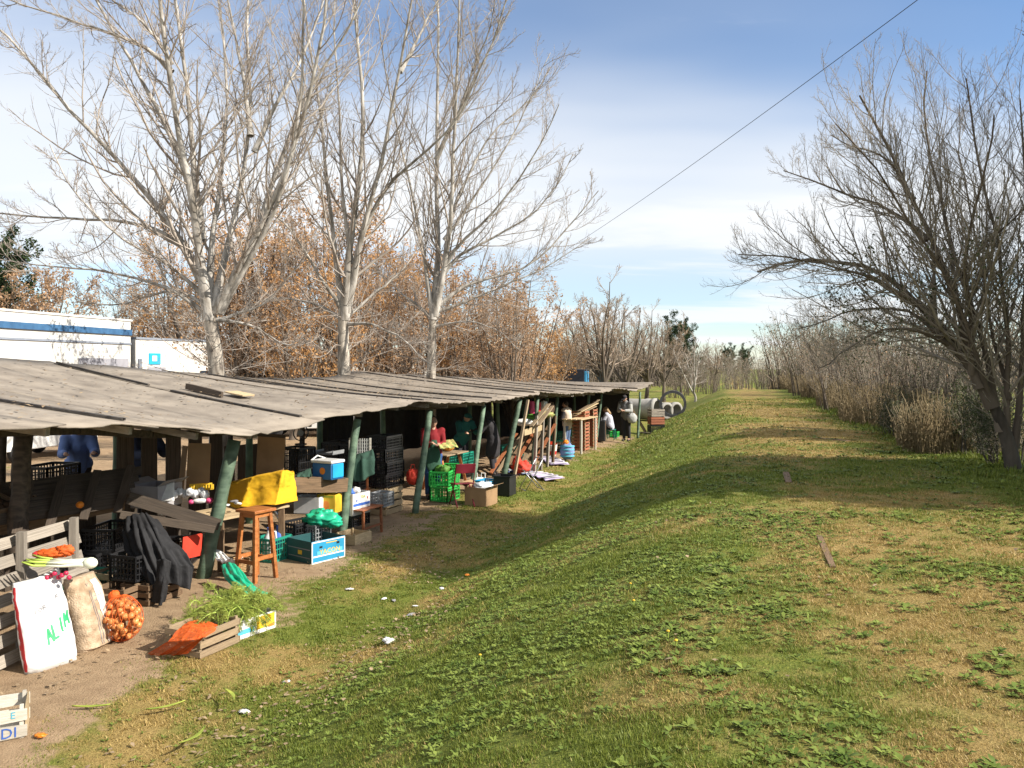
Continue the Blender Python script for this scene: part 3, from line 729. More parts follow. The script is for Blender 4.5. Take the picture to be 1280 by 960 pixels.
for i, (y, u, k, s) in enumerate(shr):
    u = u - (0.6 if (3 < i and y < 34) else 0.0); x = u + EMB * y
    if i == 0: lab, g = 'leafy olive bush at the foot of the leaning bare tree', None
    elif i == 1: lab, g = 'low dark leafy bush right against the base of the leaning tree', None
    elif i in (2, 3): lab, g = ('low leafy bush at the path edge left of the leaning tree', 'low leafy bush at the path edge, the farther one')[i - 2], None
    else: lab, g = 'leafless brown bush in the thicket along the right side of the embankment', 'bare bushes along the embankment'
    put_tree('bush', SH[k], lab, 'bush', (x, y, gz(x, y) - 0.05), i * 2.3, s * (1.0 if i < 4 else rnd.uniform(.72, 1.22) * (1.12 if y > 22 else 1)), g)
# left foot of the embankment, far off
for i, (y, u, k, s) in enumerate([(75, -5, 2, 1.0), (84, -4.5, 0, .9), (95, -4.2, 2, 1.0), (110, -3.8, 1, 1.0), (84, -2.0, 2, 1.0), (86, .6, 2, .9), (90, 2.4, 0, 1.0), (92, -.6, 0, 1.1), (96, 1.2, 1, 1.1), (80, 3.6, 2, 1.2), (102, -1.5, 1, 1.3), (105, 1.8, 0, 1.3)]):
    x = u + EMB * y
    put_tree('bush', SH[k], 'far brown bush where the embankment ends', 'bush', (x, y, gz(x, y) - 0.1), i * 1.9, s, 'far bushes at the end of the embankment')
# dry undergrowth in front of the bushes: thin upright stalks with seed heads
n = 15000
y = 14.6 + 70 * rng.random(n) ** 1.35; u = 3.75 + 0.35 * np.sin(y * 0.7) + 0.4 * sstep(25, 40, y) + np.abs(rng.normal(0, 1.1, n)); x = u + EMB * y; z = gh(x, y)
h = rng.uniform(0.2, 1.0, n) * (0.25 + 1.5 * fnoise(x, y, 0.55, 61, 3)) * (1 + 0.004 * y); dx = rng.normal(0, .16, n) * h; dy = rng.normal(0, .16, n) * h
P = np.stack([np.stack([x, y, z - .03], -1), np.stack([x + dx * .35, y + dy * .35, z + h * .55], -1), np.stack([x + dx, y + dy, z + h], -1)], 1)
rad = np.tile(np.array([0.004, 0.003, 0.0035]), (n, 1)) * (1 + y / 22)[:, None]
V1, F1 = tubes([(P, rad, 3)])
V2, F2 = leaf_quads(rng, P, 26000, 0.065, -0.4, 0.05)
ug = obj('undergrowth', np_mesh('undergrowth', np.concatenate([V1, V2]), np.concatenate([F1, F2 + len(V1)]), MATS['dry_weed']))
tag(ug, 'dry pinkish-brown stalks and dead weeds along the edge of the bushes', 'undergrowth', kind='stuff')
# ------------------------------------------------------------------ the row of market stalls
EAVE = [(4.6, -4.65, 2.30), (6.7, -4.29, 2.24), (7.5, -4.19, 2.23), (7.9, -4.11, 2.22), (8.9, -3.92, 2.10), (10.3, -3.60, 1.89), (11.3, -3.28, 1.93), (12.7, -2.56, 2.04), (13.7, -2.19, 2.09), (14.9, -1.74, 2.12),
        (16.7, -1.18, 2.02), (18.4, -0.58, 1.99), (20.0, 0.05, 2.02), (21.5, 0.67, 2.09), (24.0, 1.71, 1.99), (26.8, 2.85, 1.94), (29.0, 3.74, 2.02), (31.5, 4.74, 1.83), (34.7, 6.05, 2.1)]
BACK = [(5.0, 3.0), (9.0, 2.95), (12.0, 2.82), (13.0, 2.76), (15.0, 2.61), (17.0, 2.48), (18.5, 2.45), (20.0, 2.50), (21.0, 2.60), (24.0, 2.50), (28.0, 2.38), (32.0, 2.24), (34.7, 2.2)]
EA = np.array(EAVE); BA = np.array(BACK)
def roofpt(yf, t, dz=0.0):
    """point on the roof: yf along the front eave, t from eave (0) to back (1)"""
    x = np.interp(yf, EA[:, 0], EA[:, 1]); z0 = np.interp(yf, EA[:, 0], EA[:, 2]); z1 = np.interp(yf, BA[:, 0], BA[:, 1])
    k = min(1.0, max(0.0, (yf - 9.0) / 2.5))
    bx, by = -5.0 + 0.1 * k, 0.8 + 1.1 * k
    sag = -0.05 * math.sin(math.pi * t)
    return Vector((x + bx * t, yf + by * t, z0 + (z1 - z0) * t + sag + dz))
M('roof_felt', (0.275, 0.235, 0.19), (0.135, 0.112, 0.09), 0.9, 2.6, 0.35, vary=0.10, detail=10, contrast=(0.36, 0.74), bscale=30)
M('roof_cement', (0.265, 0.225, 0.182), (0.155, 0.128, 0.10), 0.9, 1.8, 0.3, vary=0.14, detail=8, contrast=(0.3, 0.7), bscale=26)
M('tar_strip', (0.075, 0.066, 0.058), (0.035, 0.03, 0.028), 0.9, 8, 0.3)
M('green_paint', (0.10, 0.17, 0.11), (0.05, 0.095, 0.06), 0.55, 5, 0.2)
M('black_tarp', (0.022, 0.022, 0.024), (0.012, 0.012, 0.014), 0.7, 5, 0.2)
def roof_sheet(parent, off, y0, y1, mat, wave, lift, r):
    nu = 22 if wave else 7; nv = 9; mb = MB(); e0 = r.uniform(-0.06, 0.06); e1 = r.uniform(-0.02, 0.05)
    ph = [r.uniform(0, 6) for _ in range(4)]; tw = r.uniform(-0.015, 0.015)
    def fn(a, b):
        yf = y0 + (y1 - y0) * a; t = -0.03 + .25 * e0 * (b < 0.01) + (1.03 + e1) * b + 0.01 * math.sin(9 * a + ph[0]) * (b < .01)
        z = lift + 0.010 * math.sin(5 * a + ph[1] + 4 * b) + tw * (a - 0.5) * math.sin(3 * b + ph[2])
        if wave: z += 0.010 * math.sin(a * (nu - 1) / 4 * 2 * math.pi)
        return roofpt(yf, t, z) - off
    mb.grid(fn, nu, nv)
    return mb.build('roof_sheet', MATS[mat], parent, True, solid=0.016)
def pole(parent, off, a, b, r0, r1, mat='post_green', name='post', seed=0, n=9):
    q = random.Random(seed); a = Vector(a) - off; b = Vector(b) - off; mb = MB(); pts = []; rad = []
    for i in range(7):
        t = i / 6; p = a.lerp(b, t); pts.append(p + Vector((q.uniform(-1, 1), q.uniform(-1, 1), 0)) * 0.012 * (0 < i < 6)); rad.append((r0 + (r1 - r0) * t) * q.uniform(0.94, 1.06))
    mb.tube(pts, rad, n); return mb.build(name, MATS[mat], parent, True)
STALLS = [(5.0, 10.75, 1.25, 'roof_felt', False, 'nearest market stall, of wood with a flat felt-covered plank roof'), (10.75, 15.35, 1.3, 'roof_felt', False, 'market stall with the leaning green pole and the yellow cloth, second from the camera'),
          (15.35, 20.3, 1.1, 'roof_cement', True, 'market stall third from the camera, with the stacked black crates under it'), (20.3, 24.4, 1.05, 'roof_cement', True, 'market stall with the leaning slatted boards, fourth from the camera'),
          (24.4, 28.8, 1.1, 'roof_cement', True, 'market stall over the person in the pale waistcoat, fifth from the camera'), (28.8, 34.7, 1.15, 'roof_cement', True, 'farthest market stall, at the end of the row beside the pipes')]
FPOST = {0: [((-4.75, 6.2, 0), (-4.75, 6.3, 2.12), .09)],
         1: [(G(250, 722), W(293, 550, 10.95), .098), (G(424, 674), W(447, 524, 13.4), .075)],
         2: [(G(518, 642), W(537, 514, 15.75), .07), (W(588, 615, 18.1), W(605, 506, 18.6), .06)],
         3: [(G(628, 598), W(650, 499, 20.7), .075), (W(665, 590, 21.6), W(672, 496, 22.3), .06)],
         4: [(W(690, 575, 24.5), W(697, 496, 24.8), .06), (W(733, 556, 27.6), W(736, 494, 27.6), .06)],
         5: [(W(745, 548, 29.4), W(752, 490, 29.6), .055), (W(797, 548, 33.0), W(800, 490, 33.2), .055)]}
stall_objs = []
for si, (y0, y1, w, mat, wave, lab) in enumerate(STALLS):
    r = random.Random(100 + si)
    off = Vector((float(stall_x((y0 + y1) / 2)) - 1.5, (y0 + y1) / 2, 0))
    st = thing('market_stall', lab, 'stall', off); stall_objs.append((st, off))
    n = max(2, round((y1 - y0) / w)); ys = [y0 + (y1 - y0) * i / n for i in range(n + 1)]
    for i in range(n):
        roof_sheet(st, off, ys[i] - 0.05, ys[i + 1] + 0.07, mat, wave, 0.05 + 0.014 * (i % 2) + r.uniform(0, 0.008), r)
    for i in range(n + 1):                                     # rafters, their sawn ends showing under the eave
        mb = MB(); yq = min(max(ys[i], y0 + 0.06), y1 - 0.06)
        for k in range(4): mb.bar(roofpt(yq, k / 4 + 0.005, -0.02) - off, roofpt(yq, (k + 1) / 4 + 0.005, -0.02) - off, 0.06, 0.08)
        mb.build('rafter', MATS['wood_grey'], st)
    for t, zz in ((0.13, -0.105), (0.5, -0.12), (0.95, -0.105)):  # beams along the row
        mb = MB(); m_ = 5
        for k in range(m_): mb.bar(roofpt(y0 + (y1 - y0) * k / m_ + .01, t, zz) - off, roofpt(y0 + (y1 - y0) * (k + 1) / m_ - .01, t, zz) - off, 0.09, 0.09)
        mb.build('beam', MATS['wood_dark'], st)
    for (a, b, rad) in FPOST[si]: pole(st, off, a - Vector((0, 0, .15)) if isinstance(a, Vector) else Vector(a) - Vector((0, 0, .15)), b, rad, rad * 0.85, seed=si * 7 + int(rad * 1000))
    for t in (0.5, 0.94):
        for yq in (y0 + 0.25, (y0 + y1) / 2 + 0.4):
            p = roofpt(yq, t, -0.1); pole(st, off, (p.x + r.uniform(-.05, .05), p.y, -.1), p, 0.075, 0.06, 'wood_dark' if t > .6 else 'green_paint', seed=int(yq * 10))
# near stall: a thick dark post inside, the leaning board counter, the tilted display racks
s0, o0 = stall_objs[0]; s1, o1 = stall_objs[1]; s2, o2 = stall_objs[2]; s3, o3 = stall_objs[3]; s4, o4 = stall_objs[4]; s5, o5 = stall_objs[5]
pole(s0, o0, W(20, 700, 8.8), W(30, 540, 9.2), 0.10, 0.10, 'wood_dark', seed=5)
def board(st, off, a, b, w, t, mat, name='board', up=(0, 0, 1)):
    """a plank from a to b (its top-centre line), w wide along `up` and t thick"""
    a = Vector(a) - off; b = Vector(b) - off; d = b - a; x = d.normalized(); u = Vector(up); y = u.cross(x).normalized(); z = x.cross(y)
    m = Matrix((x, z, y)).transposed(); return plank(st, (a + b) / 2, (d.length, w, t), m.to_euler(), mat, name)
board(s0, o0, W(-60, 672, 8.6), W(155, 630, 10.5), 0.16, 0.03, 'wood_mid', 'shelf_edge')
board(s0, o0, W(160, 622, 10.1), W(274, 656, 10.65), 0.16, 0.03, 'wood_dark', 'shelf_edge')
board(s0, o0, W(150, 643, 10.0), W(268, 662, 10.5), 0.10, 0.03, 'wood_dark', 'shelf_edge')
for k in range(6):                                              # display shelf: tilted slats facing the customers, wood darkened for the shade inside
    board(s0, o0, W(-40 + 4 * k, 655 - 8 * k, 8.5 + .16 * k), W(152 + 5 * k, 628 - 8 * k, 10.3 + .12 * k), 0.13, 0.02, 'wood_dark', 'shelf_board', (0.3, -.2, 1))
for k in range(4): board(s0, o0, W(20 + 42 * k, 668 - 9 * k, 8.7 + .45 * k), W(38 + 42 * k, 600 - 6 * k, 9.4 + .4 * k), 0.10, 0.025, 'wood_dark', 'shelf_bracket', (1, 0, 0))
# second stall: table and plank counters
for k in range(5): board(s1, o1, W(268, 650, 10.9) + Vector((-.16 * k, .05 * k, 0)), W(358, 632, 11.9) + Vector((-.16 * k, .05 * k, 0)), 0.15, 0.03, 'wood_pale', 'counter_board', (1, -.3, 0))
for (px, py, D) in ((276, 652, 11.0), (352, 634, 11.8)): board(s1, o1, W(px, py, D), Vector((W(px, py, D).x, D, 0)), 0.08, 0.06, 'wood_mid', 'counter_leg', (1, 0, 0))
board(s1, o1, W(366, 606, 12.3), W(434, 606, 13.1), 0.24, 0.03, 'wood_mid', 'counter_board')
for k in range(4): board(s1, o1, W(366, 597, 12.3) + Vector((-.17 * k - .1, .07 * k, 0)), W(436, 597, 13.1) + Vector((-.17 * k - .1, .07 * k, 0)), 0.16, 0.025, 'wood_dark', 'counter_board', (1, -.3, 0))
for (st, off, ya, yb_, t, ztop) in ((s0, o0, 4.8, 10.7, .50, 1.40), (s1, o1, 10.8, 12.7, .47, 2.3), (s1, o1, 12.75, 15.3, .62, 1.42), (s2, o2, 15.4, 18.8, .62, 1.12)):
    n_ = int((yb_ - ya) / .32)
    for k in range(n_):                                        # rough dark boards, added to close the near stalls' backs and darken the insides
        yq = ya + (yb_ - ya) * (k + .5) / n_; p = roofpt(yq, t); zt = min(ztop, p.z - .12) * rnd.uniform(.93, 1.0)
        plank(st, Vector((p.x, p.y, zt / 2)) - off, (zt, .30, .018), (0, R(90), R(-20) + rnd.uniform(-.05, .05)), 'wood_dark', 'dimming_board')
# roof battens and a loose plank on the felt
def batten(st, off, yf, t0, t1, w=0.055, h=0.028, mat='tar_strip', slip=0.0):
    mb = MB(); n = 10
    for k in range(n):
        a = t0 + (t1 - t0) * k / n; b = t0 + (t1 - t0) * (k + 1) / n
        mb.bar(roofpt(yf + slip * a, a, 0.09) - off, roofpt(yf + slip * b, b, 0.09) - off, w, h)
    return mb.build('batten', MATS[mat], st)
batten(s0, o0, 8.45, 0.02, 0.95, .06); batten(s0, o0, 6.9, 0.05, 0.95)
batten(s1, o1, 11.85, 0.03, 0.50, .06); batten(s1, o1, 11.95, 0.60, 0.98, .05, slip=-.1); batten(s1, o1, 15.1, 0.0, 0.97, .06)
batten(s2, o2, 17.2, 0.0, 0.98); batten(s2, o2, 18.9, 0.02, 0.98, .05)
batten(s3, o3, 21.3, 0.0, 0.98); batten(s3, o3, 23.0, 0.02, 0.98, .045, mat='wood_dark'); batten(s4, o4, 25.4, 0.0, 0.98, .05); batten(s4, o4, 27.2, 0.0, 0.98, .05); batten(s5, o5, 30.0, 0.0, 0.9, .06); batten(s5, o5, 32.3, 0.0, 0.9, .06)
lp = thing('loose_plank', 'short grey plank lying loose on the felt roof of the second stall', 'plank', roofpt(12.15, 0.42, 0.12))
a, b = roofpt(12.2, 0.52, 0.13), roofpt(12.1, 0.36, 0.13)
board(lp, lp.location, a, b, 0.10, 0.05, 'wood_dark', 'board'); board(lp, lp.location, roofpt(12.45, 0.40, 0.13), roofpt(12.4, 0.32, 0.13), 0.28, 0.02, 'wood_pale', 'board', (0, 1, .05))
# leaves and twigs dropped on the roofs
n = 2200; LV = []
yf = rng.uniform(6, 34, n) ; tt = rng.random(n)
P = np.array([roofpt(a, b, 0.115) for a, b in zip(yf, tt)])
rl = obj('roof_leaves', leaves_mesh('roof_leaves', P[:, 0], P[:, 1], P[:, 2], rng.uniform(0, 6.3, n), rng.uniform(-.1, .3, n), rng.uniform(.04, .11, n), rng.uniform(.012, .03, n), FALL))
tag(rl, 'dry leaves and twigs scattered over the stall roofs', 'leaves', kind='stuff')

# ------------------------------------------------------------------ white building at the left
M('white_wall', (0.68, 0.67, 0.64), (0.56, 0.55, 0.52), 0.85, 1.5, 0.1)
M('blue_trim', (0.045, 0.13, 0.26), (0.03, 0.09, 0.19), 0.6, 3)
M('grey_trim', (0.22, 0.25, 0.30), (0.17, 0.19, 0.23), 0.6, 3)
M('glass_dark', (0.03, 0.04, 0.055), (0.02, 0.025, 0.035), 0.12, 2, spec=0.6)
M('shutter_grey', (0.30, 0.30, 0.33), (0.25, 0.25, 0.28), 0.7, 3)
M('cyan_sign', (0.02, 0.42, 0.66), (0.02, 0.36, 0.58), 0.5, 3)
A = Vector((-24.6, 24.0, 0)); B = Vector((-20.5, 43.0, 0)); C = Vector((-17.0, 50.0, 0))
wb = thing('white_building', 'long white building with dark blue cornice stripes at the left behind the stalls', 'building', A)
def wall_block(parent, off, a, b, h, depth, mat, name='wall', z0=0.0, proud=0.0):
    d = (b - a).normalized(); nrm = Vector((d.y, -d.x, 0)); a2 = a + nrm * proud; b2 = b + nrm * proud
    q = [a2, b2, b2 - nrm * depth, a2 - nrm * depth]
    return MB().poly([p - off + Vector((0, 0, z0)) for p in q], h).build(name, MATS[mat], parent)
def along(a, b, t): return a.lerp(b, t)
wall_block(wb, A, A, B, 5.3, 9, 'white_wall')
wall_block(wb, A, along(A, B, -.01), along(A, B, 1.005), 0.10, 9.2, 'white_wall', 'parapet', 5.302, 0.05)
wall_block(wb, A, A, B, 0.30, .09, 'blue_trim', 'cornice', 4.55, 0.10)
wall_block(wb, A, A, B, 0.10, .07, 'grey_trim', 'cornice', 4.05, 0.06)
for (p0, p1) in ((35.2, 36.9), (31.0, 33.0), (27.0, 29.0)):
    f = lambda y: along(A, B, (y - A.y) / (B.y - A.y))
    wi = wall_block(wb, A, f(p0), f(p1), 1.3, .08, 'glass_dark', 'window', 1.75, 0.03)
    wall_block(wi, A, f(p0 - .05), f(p1 + .05), 0.07, .12, 'white_wall', 'sill', 1.67, 0.08)
ww = thing('white_building', 'low white wing with a cyan sign and grey shutter, right of the long white building', 'building', B)
B2 = B + Vector((0.15, 0.25, 0))
wall_block(ww, B, B2, C, 4.35, 8, 'white_wall'); wall_block(ww, B, B2, C, 0.12, 8.2, 'grey_trim', 'parapet', 4.353, 0.06)
g2 = lambda t: along(B2, C, t)
wall_block(wb, A, f(39.3), f(42.8), 0.75, .08, 'shutter_grey', 'shutter', 2.55, 0.04); wall_block(ww, B, g2(.02), g2(.05), 0.7, .10, 'grey_trim', 'drainpipe', 2.6, 0.07)
wall_block(ww, B, g2(.10), g2(.26), 0.85, .06, 'shutter_grey', 'window', 2.0, 0.02)
sg = wall_block(ww, B, g2(.11), g2(.21), 0.62, .06, 'cyan_sign', 'sign', 3.0, 0.05)
wall_block(sg, B, g2(.135), g2(.175), 0.30, .03, 'white_wall', 'emblem', 3.18, 0.07)
wall_block(ww, B, g2(.58), g2(.78), 0.65, .08, 'glass_dark', 'window', 2.0, 0.03)
# small white house seen between the middle and far tall trees
hb = thing('white_house', 'small white gabled house half hidden behind the tall bare trees', 'house', W(480, 470, 58) * Vector((1, 1, 0)))
M('house_roof', (0.30, 0.33, 0.40), (0.24, 0.26, 0.32), 0.8, 3)
hw = 4.2
MB().poly([(-hw, 0, 0), (hw, 0, 0), (hw, 0, 2.3), (1.2, 0, 4.2), (-hw, 0, 2.3)], 6, (0, 1, 0)).build('wall', MATS['white_wall'], hb)
for sx in (-1, 1):
    MB().poly([(1.2, -.2, 4.25), (sx * hw + .3 * sx, -.2, 2.2), (sx * hw + .3 * sx, 6.2, 2.2), (1.2, 6.2, 4.25)], 0.12).build('roof', MATS['house_roof'], hb)
for x in (-2.6, .6): MB().box((x, -.02, 1.55), (0.9, .06, 0.8)).build('window', MATS['glass_dark'], hb)
hb.rotation_euler = (0, 0, R(12))

# ------------------------------------------------------------------ lorry with a dark box body and blue tail, behind the far stalls
M('truck_dark', (0.018, 0.022, 0.035), (0.012, 0.015, 0.024), 0.5, 2)
M('truck_blue', (0.05, 0.28, 0.50), (0.03, 0.2, 0.4), 0.5, 2)
M('rubber', (0.03, 0.03, 0.032), (0.018, 0.018, 0.02), 0.85, 12, 0.3)
M('steel', (0.45, 0.45, 0.46), (0.30, 0.30, 0.31), 0.35, 6, metal=0.8)
tk = thing('box_truck', 'lorry with a dark box body and blue rear seen over the far stall roofs', 'truck', Vector((W(715, 460, 46).x, 46, 0)), R(-8)); tk.scale = (0.72, 1, 1.09)
MB().box((0, 0, 1.75), (2.2, 3.6, 1.5)).build('cargo_box', MATS['truck_dark'], tk, bevel=.03); MB().box((1.18, -.2, 1.75), (0.16, 3.1, 1.3)).build('side_panel', MATS['truck_blue'], tk, bevel=.02)
MB().box((0, 2.9, 1.35), (2.0, 1.7, 1.5)).build('cab', MATS['truck_blue'], tk, bevel=.12); MB().box((0, .9, .85), (1.6, 5.4, .2)).build('chassis', MATS['rubber'], tk)
for sx in (-1, 1):
    for yq in (-1, 2.8):
        wme = MB().lathe([(.2, -.12), (.42, -.12), (.45, -.06), (.45, .06), (.42, .12), (.2, .12)], 20).build('wheel', MATS['rubber'], tk, True, loc=(sx * .95, yq, .45), rot=(0, R(90), 0))
        MB().lathe([(.02, -.09), (.22, -.09), (.22, .09), (.02, .09)], 14).build('rim', MATS['steel'], wme)

# ------------------------------------------------------------------ parked cars glimpsed under the roofs
M('car_white', (0.72, 0.72, 0.70), (0.66, 0.66, 0.65), 0.25, 1, spec=0.6)
M('car_red', (0.42, 0.03, 0.04), (0.36, 0.02, 0.03), 0.28, 1, spec=0.6)
M('car_grey', (0.20, 0.21, 0.22), (0.17, 0.18, 0.19), 0.28, 1, spec=0.6)
M('lamp_glass', (0.75, 0.75, 0.72), (0.65, 0.65, 0.62), 0.1, 2); M('lamp_red', (0.5, 0.03, 0.03), (0.4, 0.02, 0.02), 0.15, 2)
def car(label, loc, rz, paint, group=None):
    c = thing('parked_car', label, 'car', loc, rz)
    prof = [(-2.0, .35), (-2.08, .62), (-2.0, .86), (-1.55, .92), (-1.15, 1.38), (-.2, 1.45), (.55, 1.40), (1.1, .97), (1.85, .86), (2.08, .66), (2.1, .38)]
    mb = MB(); k = len(prof)
    for yq, sc_ in ((-.84, .0), (-.80, 1), (.80, 1), (.84, 0)):
        for (x, z) in prof:
            in_ = 0.14 if (z > .95 and sc_) else 0
            mb.v.append((x * (1 if z < .95 else .97), (yq - math.copysign(in_, yq)), z if sc_ else .38 + (min(z, .9) - .38) * .95))
    for s in range(3):
        for i in range(k): mb.f.append((s * k + i, s * k + (i + 1) % k, (s + 1) * k + (i + 1) % k, (s + 1) * k + i))
    mb.f += [tuple(range(k))[::-1], tuple(range(3 * k, 4 * k))]
    mb.build('body', MATS[paint], c, bevel=.03)
    for sy in (-1, 1):
        MB().poly([(-1.1, sy * .70, 1.30), (-1.38, sy * .80, .97), (.95, sy * .80, .97), (.5, sy * .70, 1.33)], .012 * sy, (0, 1, .15)).build('side_window', MATS['glass_dark'], c)
        MB().box((2.03, sy * .62, .70), (.12, .30, .14)).build('headlight', MATS['lamp_glass'], c, bevel=.03); MB().box((-2.04, sy * .66, .74), (.08, .22, .2)).build('tail_light', MATS['lamp_red'], c, bevel=.02)
        for x in (-1.3, 1.32):
            w_ = MB().lathe([(.18, -.1), (.29, -.1), (.32, -.05), (.32, .05), (.29, .1), (.18, .1)], 22).build('wheel', MATS['rubber'], c, True, loc=(x, sy * .78, .32), rot=(R(90), 0, 0))
            MB().lathe([(.02, -.085), (.19, -.085), (.19, .085), (.02, .085)], 14).build('rim', MATS['steel'], w_)
    MB().poly([(.62, -.66, 1.36), (.62, .66, 1.36), (1.08, .74, 1.0), (1.08, -.74, 1.0)], .015, (.4, 0, .3)).build('windscreen', MATS['glass_dark'], c)
    return c
car('white parked car glimpsed under the roof behind the blue cool box', (W(388, 460, 33).x, 33.0, 0), R(8), 'car_white')
car('dark parked car in the yard, right of the white one under the roof', (W(425, 460, 36).x, 36.5, 0), R(5), 'car_grey')
car('white parked car with a red car beside it, seen through the nearest stall', (W(10, 460, 24).x, 25, 0), R(80), 'car_white')
car('red parked car seen through the nearest stall at the left edge', (W(-20, 460, 29).x, 30, 0), R(75), 'car_red')

# ------------------------------------------------------------------ concrete pipes beyond the stalls
M('concrete', (0.33, 0.32, 0.295), (0.22, 0.21, 0.195), 0.9, 3, 0.3, vary=.1)
M('concrete_dark', (0.10, 0.10, 0.105), (0.06, 0.06, 0.065), 0.85, 4, 0.3)
def pipe(label, loc, rz, ro, ri, ln, mat, rim=0.0, tilt=0.0):
    t = thing('concrete_pipe', label, 'pipe', loc, 0)
    pr = [(ri, -ln / 2), (ro, -ln / 2), (ro, ln / 2), (ri, ln / 2), (ri, -ln / 2)]
    mb = MB().lathe(pr, 36, cap=False)
    o = mb.build('barrel', MATS[mat], t, False, loc=(0, 0, ro), rot=(R(90 + tilt), 0, rz)); o.data.polygons.foreach_set('use_smooth', [True] * len(o.data.polygons)); o.modifiers.new('e', 'EDGE_SPLIT')
    if rim:
        MB().lathe([(ro, ln / 2 - .22), (ro + rim, ln / 2 - .20), (ro + rim, ln / 2 + .01), (ri + .02, ln / 2 + .01)], 36, cap=False).build('socket', MATS[mat], o, True)
    return t
pd = 43.0
pipe('big dark concrete ring standing on edge in front of the pipes', (W(841, 460, pd).x, pd, gz(W(841, 460, pd).x, pd)), R(-12), 0.72, 0.58, 0.55, 'concrete_dark')
pipe('long grey concrete pipe lying nearest the far stall, its open end facing right', (W(795, 460, pd).x, pd + .6, 0.02), R(58), 0.55, 0.47, 2.6, 'concrete', .06)
pipe('grey concrete pipe seen through the big dark ring, left one', (W(824, 460, pd).x, pd + 1.9, 0.02), R(35), 0.42, 0.34, 2.2, 'concrete', .05)
pipe('grey concrete pipe seen through the big dark ring, right one', (W(838, 460, pd).x, pd + 2.3, 0.02), R(35), 0.42, 0.34, 2.2, 'concrete', .05)
pipe('pale concrete pipe half hidden behind the long grey pipe', (W(808, 460, pd).x, pd + 3.2, 0.02), R(35), 0.5, 0.42, 2.0, 'concrete', .05)

# ------------------------------------------------------------------ overhead wire and its far pole
wa, wb_ = Vector((7.9, -4.0, 8.05)), Vector((-2.0, 50.0, 6.85))
pts = [wa.lerp(wb_, i / 40) - Vector((0, 0, 0.9 * 4 * (i / 40) * (1 - i / 40) - .55)) for i in range(41)]
M('cable', (0.04, 0.04, 0.045), (0.03, 0.03, 0.03), 0.6, 3)
tag(MB().tube(pts, 0.0055, 5).build('overhead_wire', MATS['cable']), 'thin black overhead wire crossing the sky above the embankment', 'wire')
up = thing('utility_pole', 'wooden utility pole behind the brown trees, holding the overhead wire', 'pole', (-2.0, 50.0, 0))
MB().tube([(0, 0, -.2), (0, 0, 3.5), (.02, 0, 7.6)], [.14, .12, .09], 10).build('post', MATS['bark_brown'], up, True); MB().box((0, 0, 7.2), (1.4, .10, .12)).build('crossarm', MATS['wood_dark'], up)

# ------------------------------------------------------------------ far wood closing the horizon
n = 420; ang = np.concatenate([rng.uniform(-0.95, 0.24, n), rng.uniform(0.36, 0.95, n // 2)]); dist = rng.uniform(110, 190, len(ang))
allP, allR = [], []
for a, d in zip(ang, dist):
    pass
r_ = np.random.default_rng(4); N = len(ang); X0 = dist * ang; Y0 = dist
k = 12; X = np.repeat(X0, k) + r_.normal(0, 1.7, N * k); Y = np.repeat(Y0, k) + r_.normal(0, 1.7, N * k); Hh = np.repeat(r_.uniform(3.5, 7.0, N), k) * r_.uniform(.6, 1.1, N * k)
Pm = np.stack([np.stack([X, Y, X * 0 - .2], -1), np.stack([X + r_.normal(0, .5, N * k), Y, Hh * .5], -1), np.stack([X + r_.normal(0, 1.0, N * k), Y, Hh], -1)], 1)
B1, R1 = spawn(r_, Pm, np.tile(np.array([.09, .06, .04]), (N * k, 1)), 5, .1, 1, .45, 45, 3, .1, .15, .7, .035, .4, 3)
tag(obj('far_wood', np_mesh('far_wood', *tubes([(Pm, np.tile(np.array([.09, .06, .04]), (N * k, 1)), 3), (B1, R1, 3)]), MATS['bark_brown'])), 'brown far-off leafless wood along the horizon', 'wood', kind='stuff')
# ------------------------------------------------------------------ goods: builders
RZ = R(-22.5); RZ0 = R(-9)
def paint(name, c, rough=0.5, s=5, bump=0.1, c2=None, **k): return M(name, c, c2 or tuple(v * .78 for v in c), rough, s, bump, **k)
paint('plastic_black', (0.022, 0.022, 0.024), 0.4); paint('plastic_grey', (0.28, 0.29, 0.30), 0.5); paint('plastic_teal', (0.02, 0.24, 0.17), 0.4); paint('plastic_green', (0.04, 0.42, 0.08), 0.4)
paint('plastic_blue', (0.02, 0.30, 0.55), 0.4); paint('cooler_blue', (0.03, 0.16, 0.42), 0.35); paint('plastic_red', (0.50, 0.03, 0.03), 0.4); paint('plastic_white', (0.75, 0.75, 0.74), 0.4)
paint('card_brown', (0.33, 0.21, 0.11), 0.85, 4); paint('card_grey', (0.30, 0.29, 0.30), 0.85, 4); paint('card_white', (0.74, 0.72, 0.69), 0.8, 4); paint('card_blue', (0.02, 0.25, 0.44), 0.55, 4); paint('card_teal', (0.015, 0.075, 0.08), 0.6, 4)
paint('card_dark', (0.11, 0.065, 0.04), 0.85, 4); paint('print_yellow', (0.72, 0.46, 0.03), 0.6); paint('print_blue', (0.05, 0.14, 0.50), 0.6); paint('print_green', (0.03, 0.38, 0.14), 0.6); paint('print_grey', (0.22, 0.22, 0.24), 0.7)
paint('print_lime', (0.40, 0.46, 0.03), 0.6); paint('print_orange', (0.75, 0.25, 0.03), 0.6); paint('print_cyan', (0.10, 0.45, 0.60), 0.6); paint('black_cloth', (0.016, 0.016, 0.018), 0.8, 8, .3); paint('green_cloth', (0.035, 0.085, 0.06), 0.9, 6, .2)
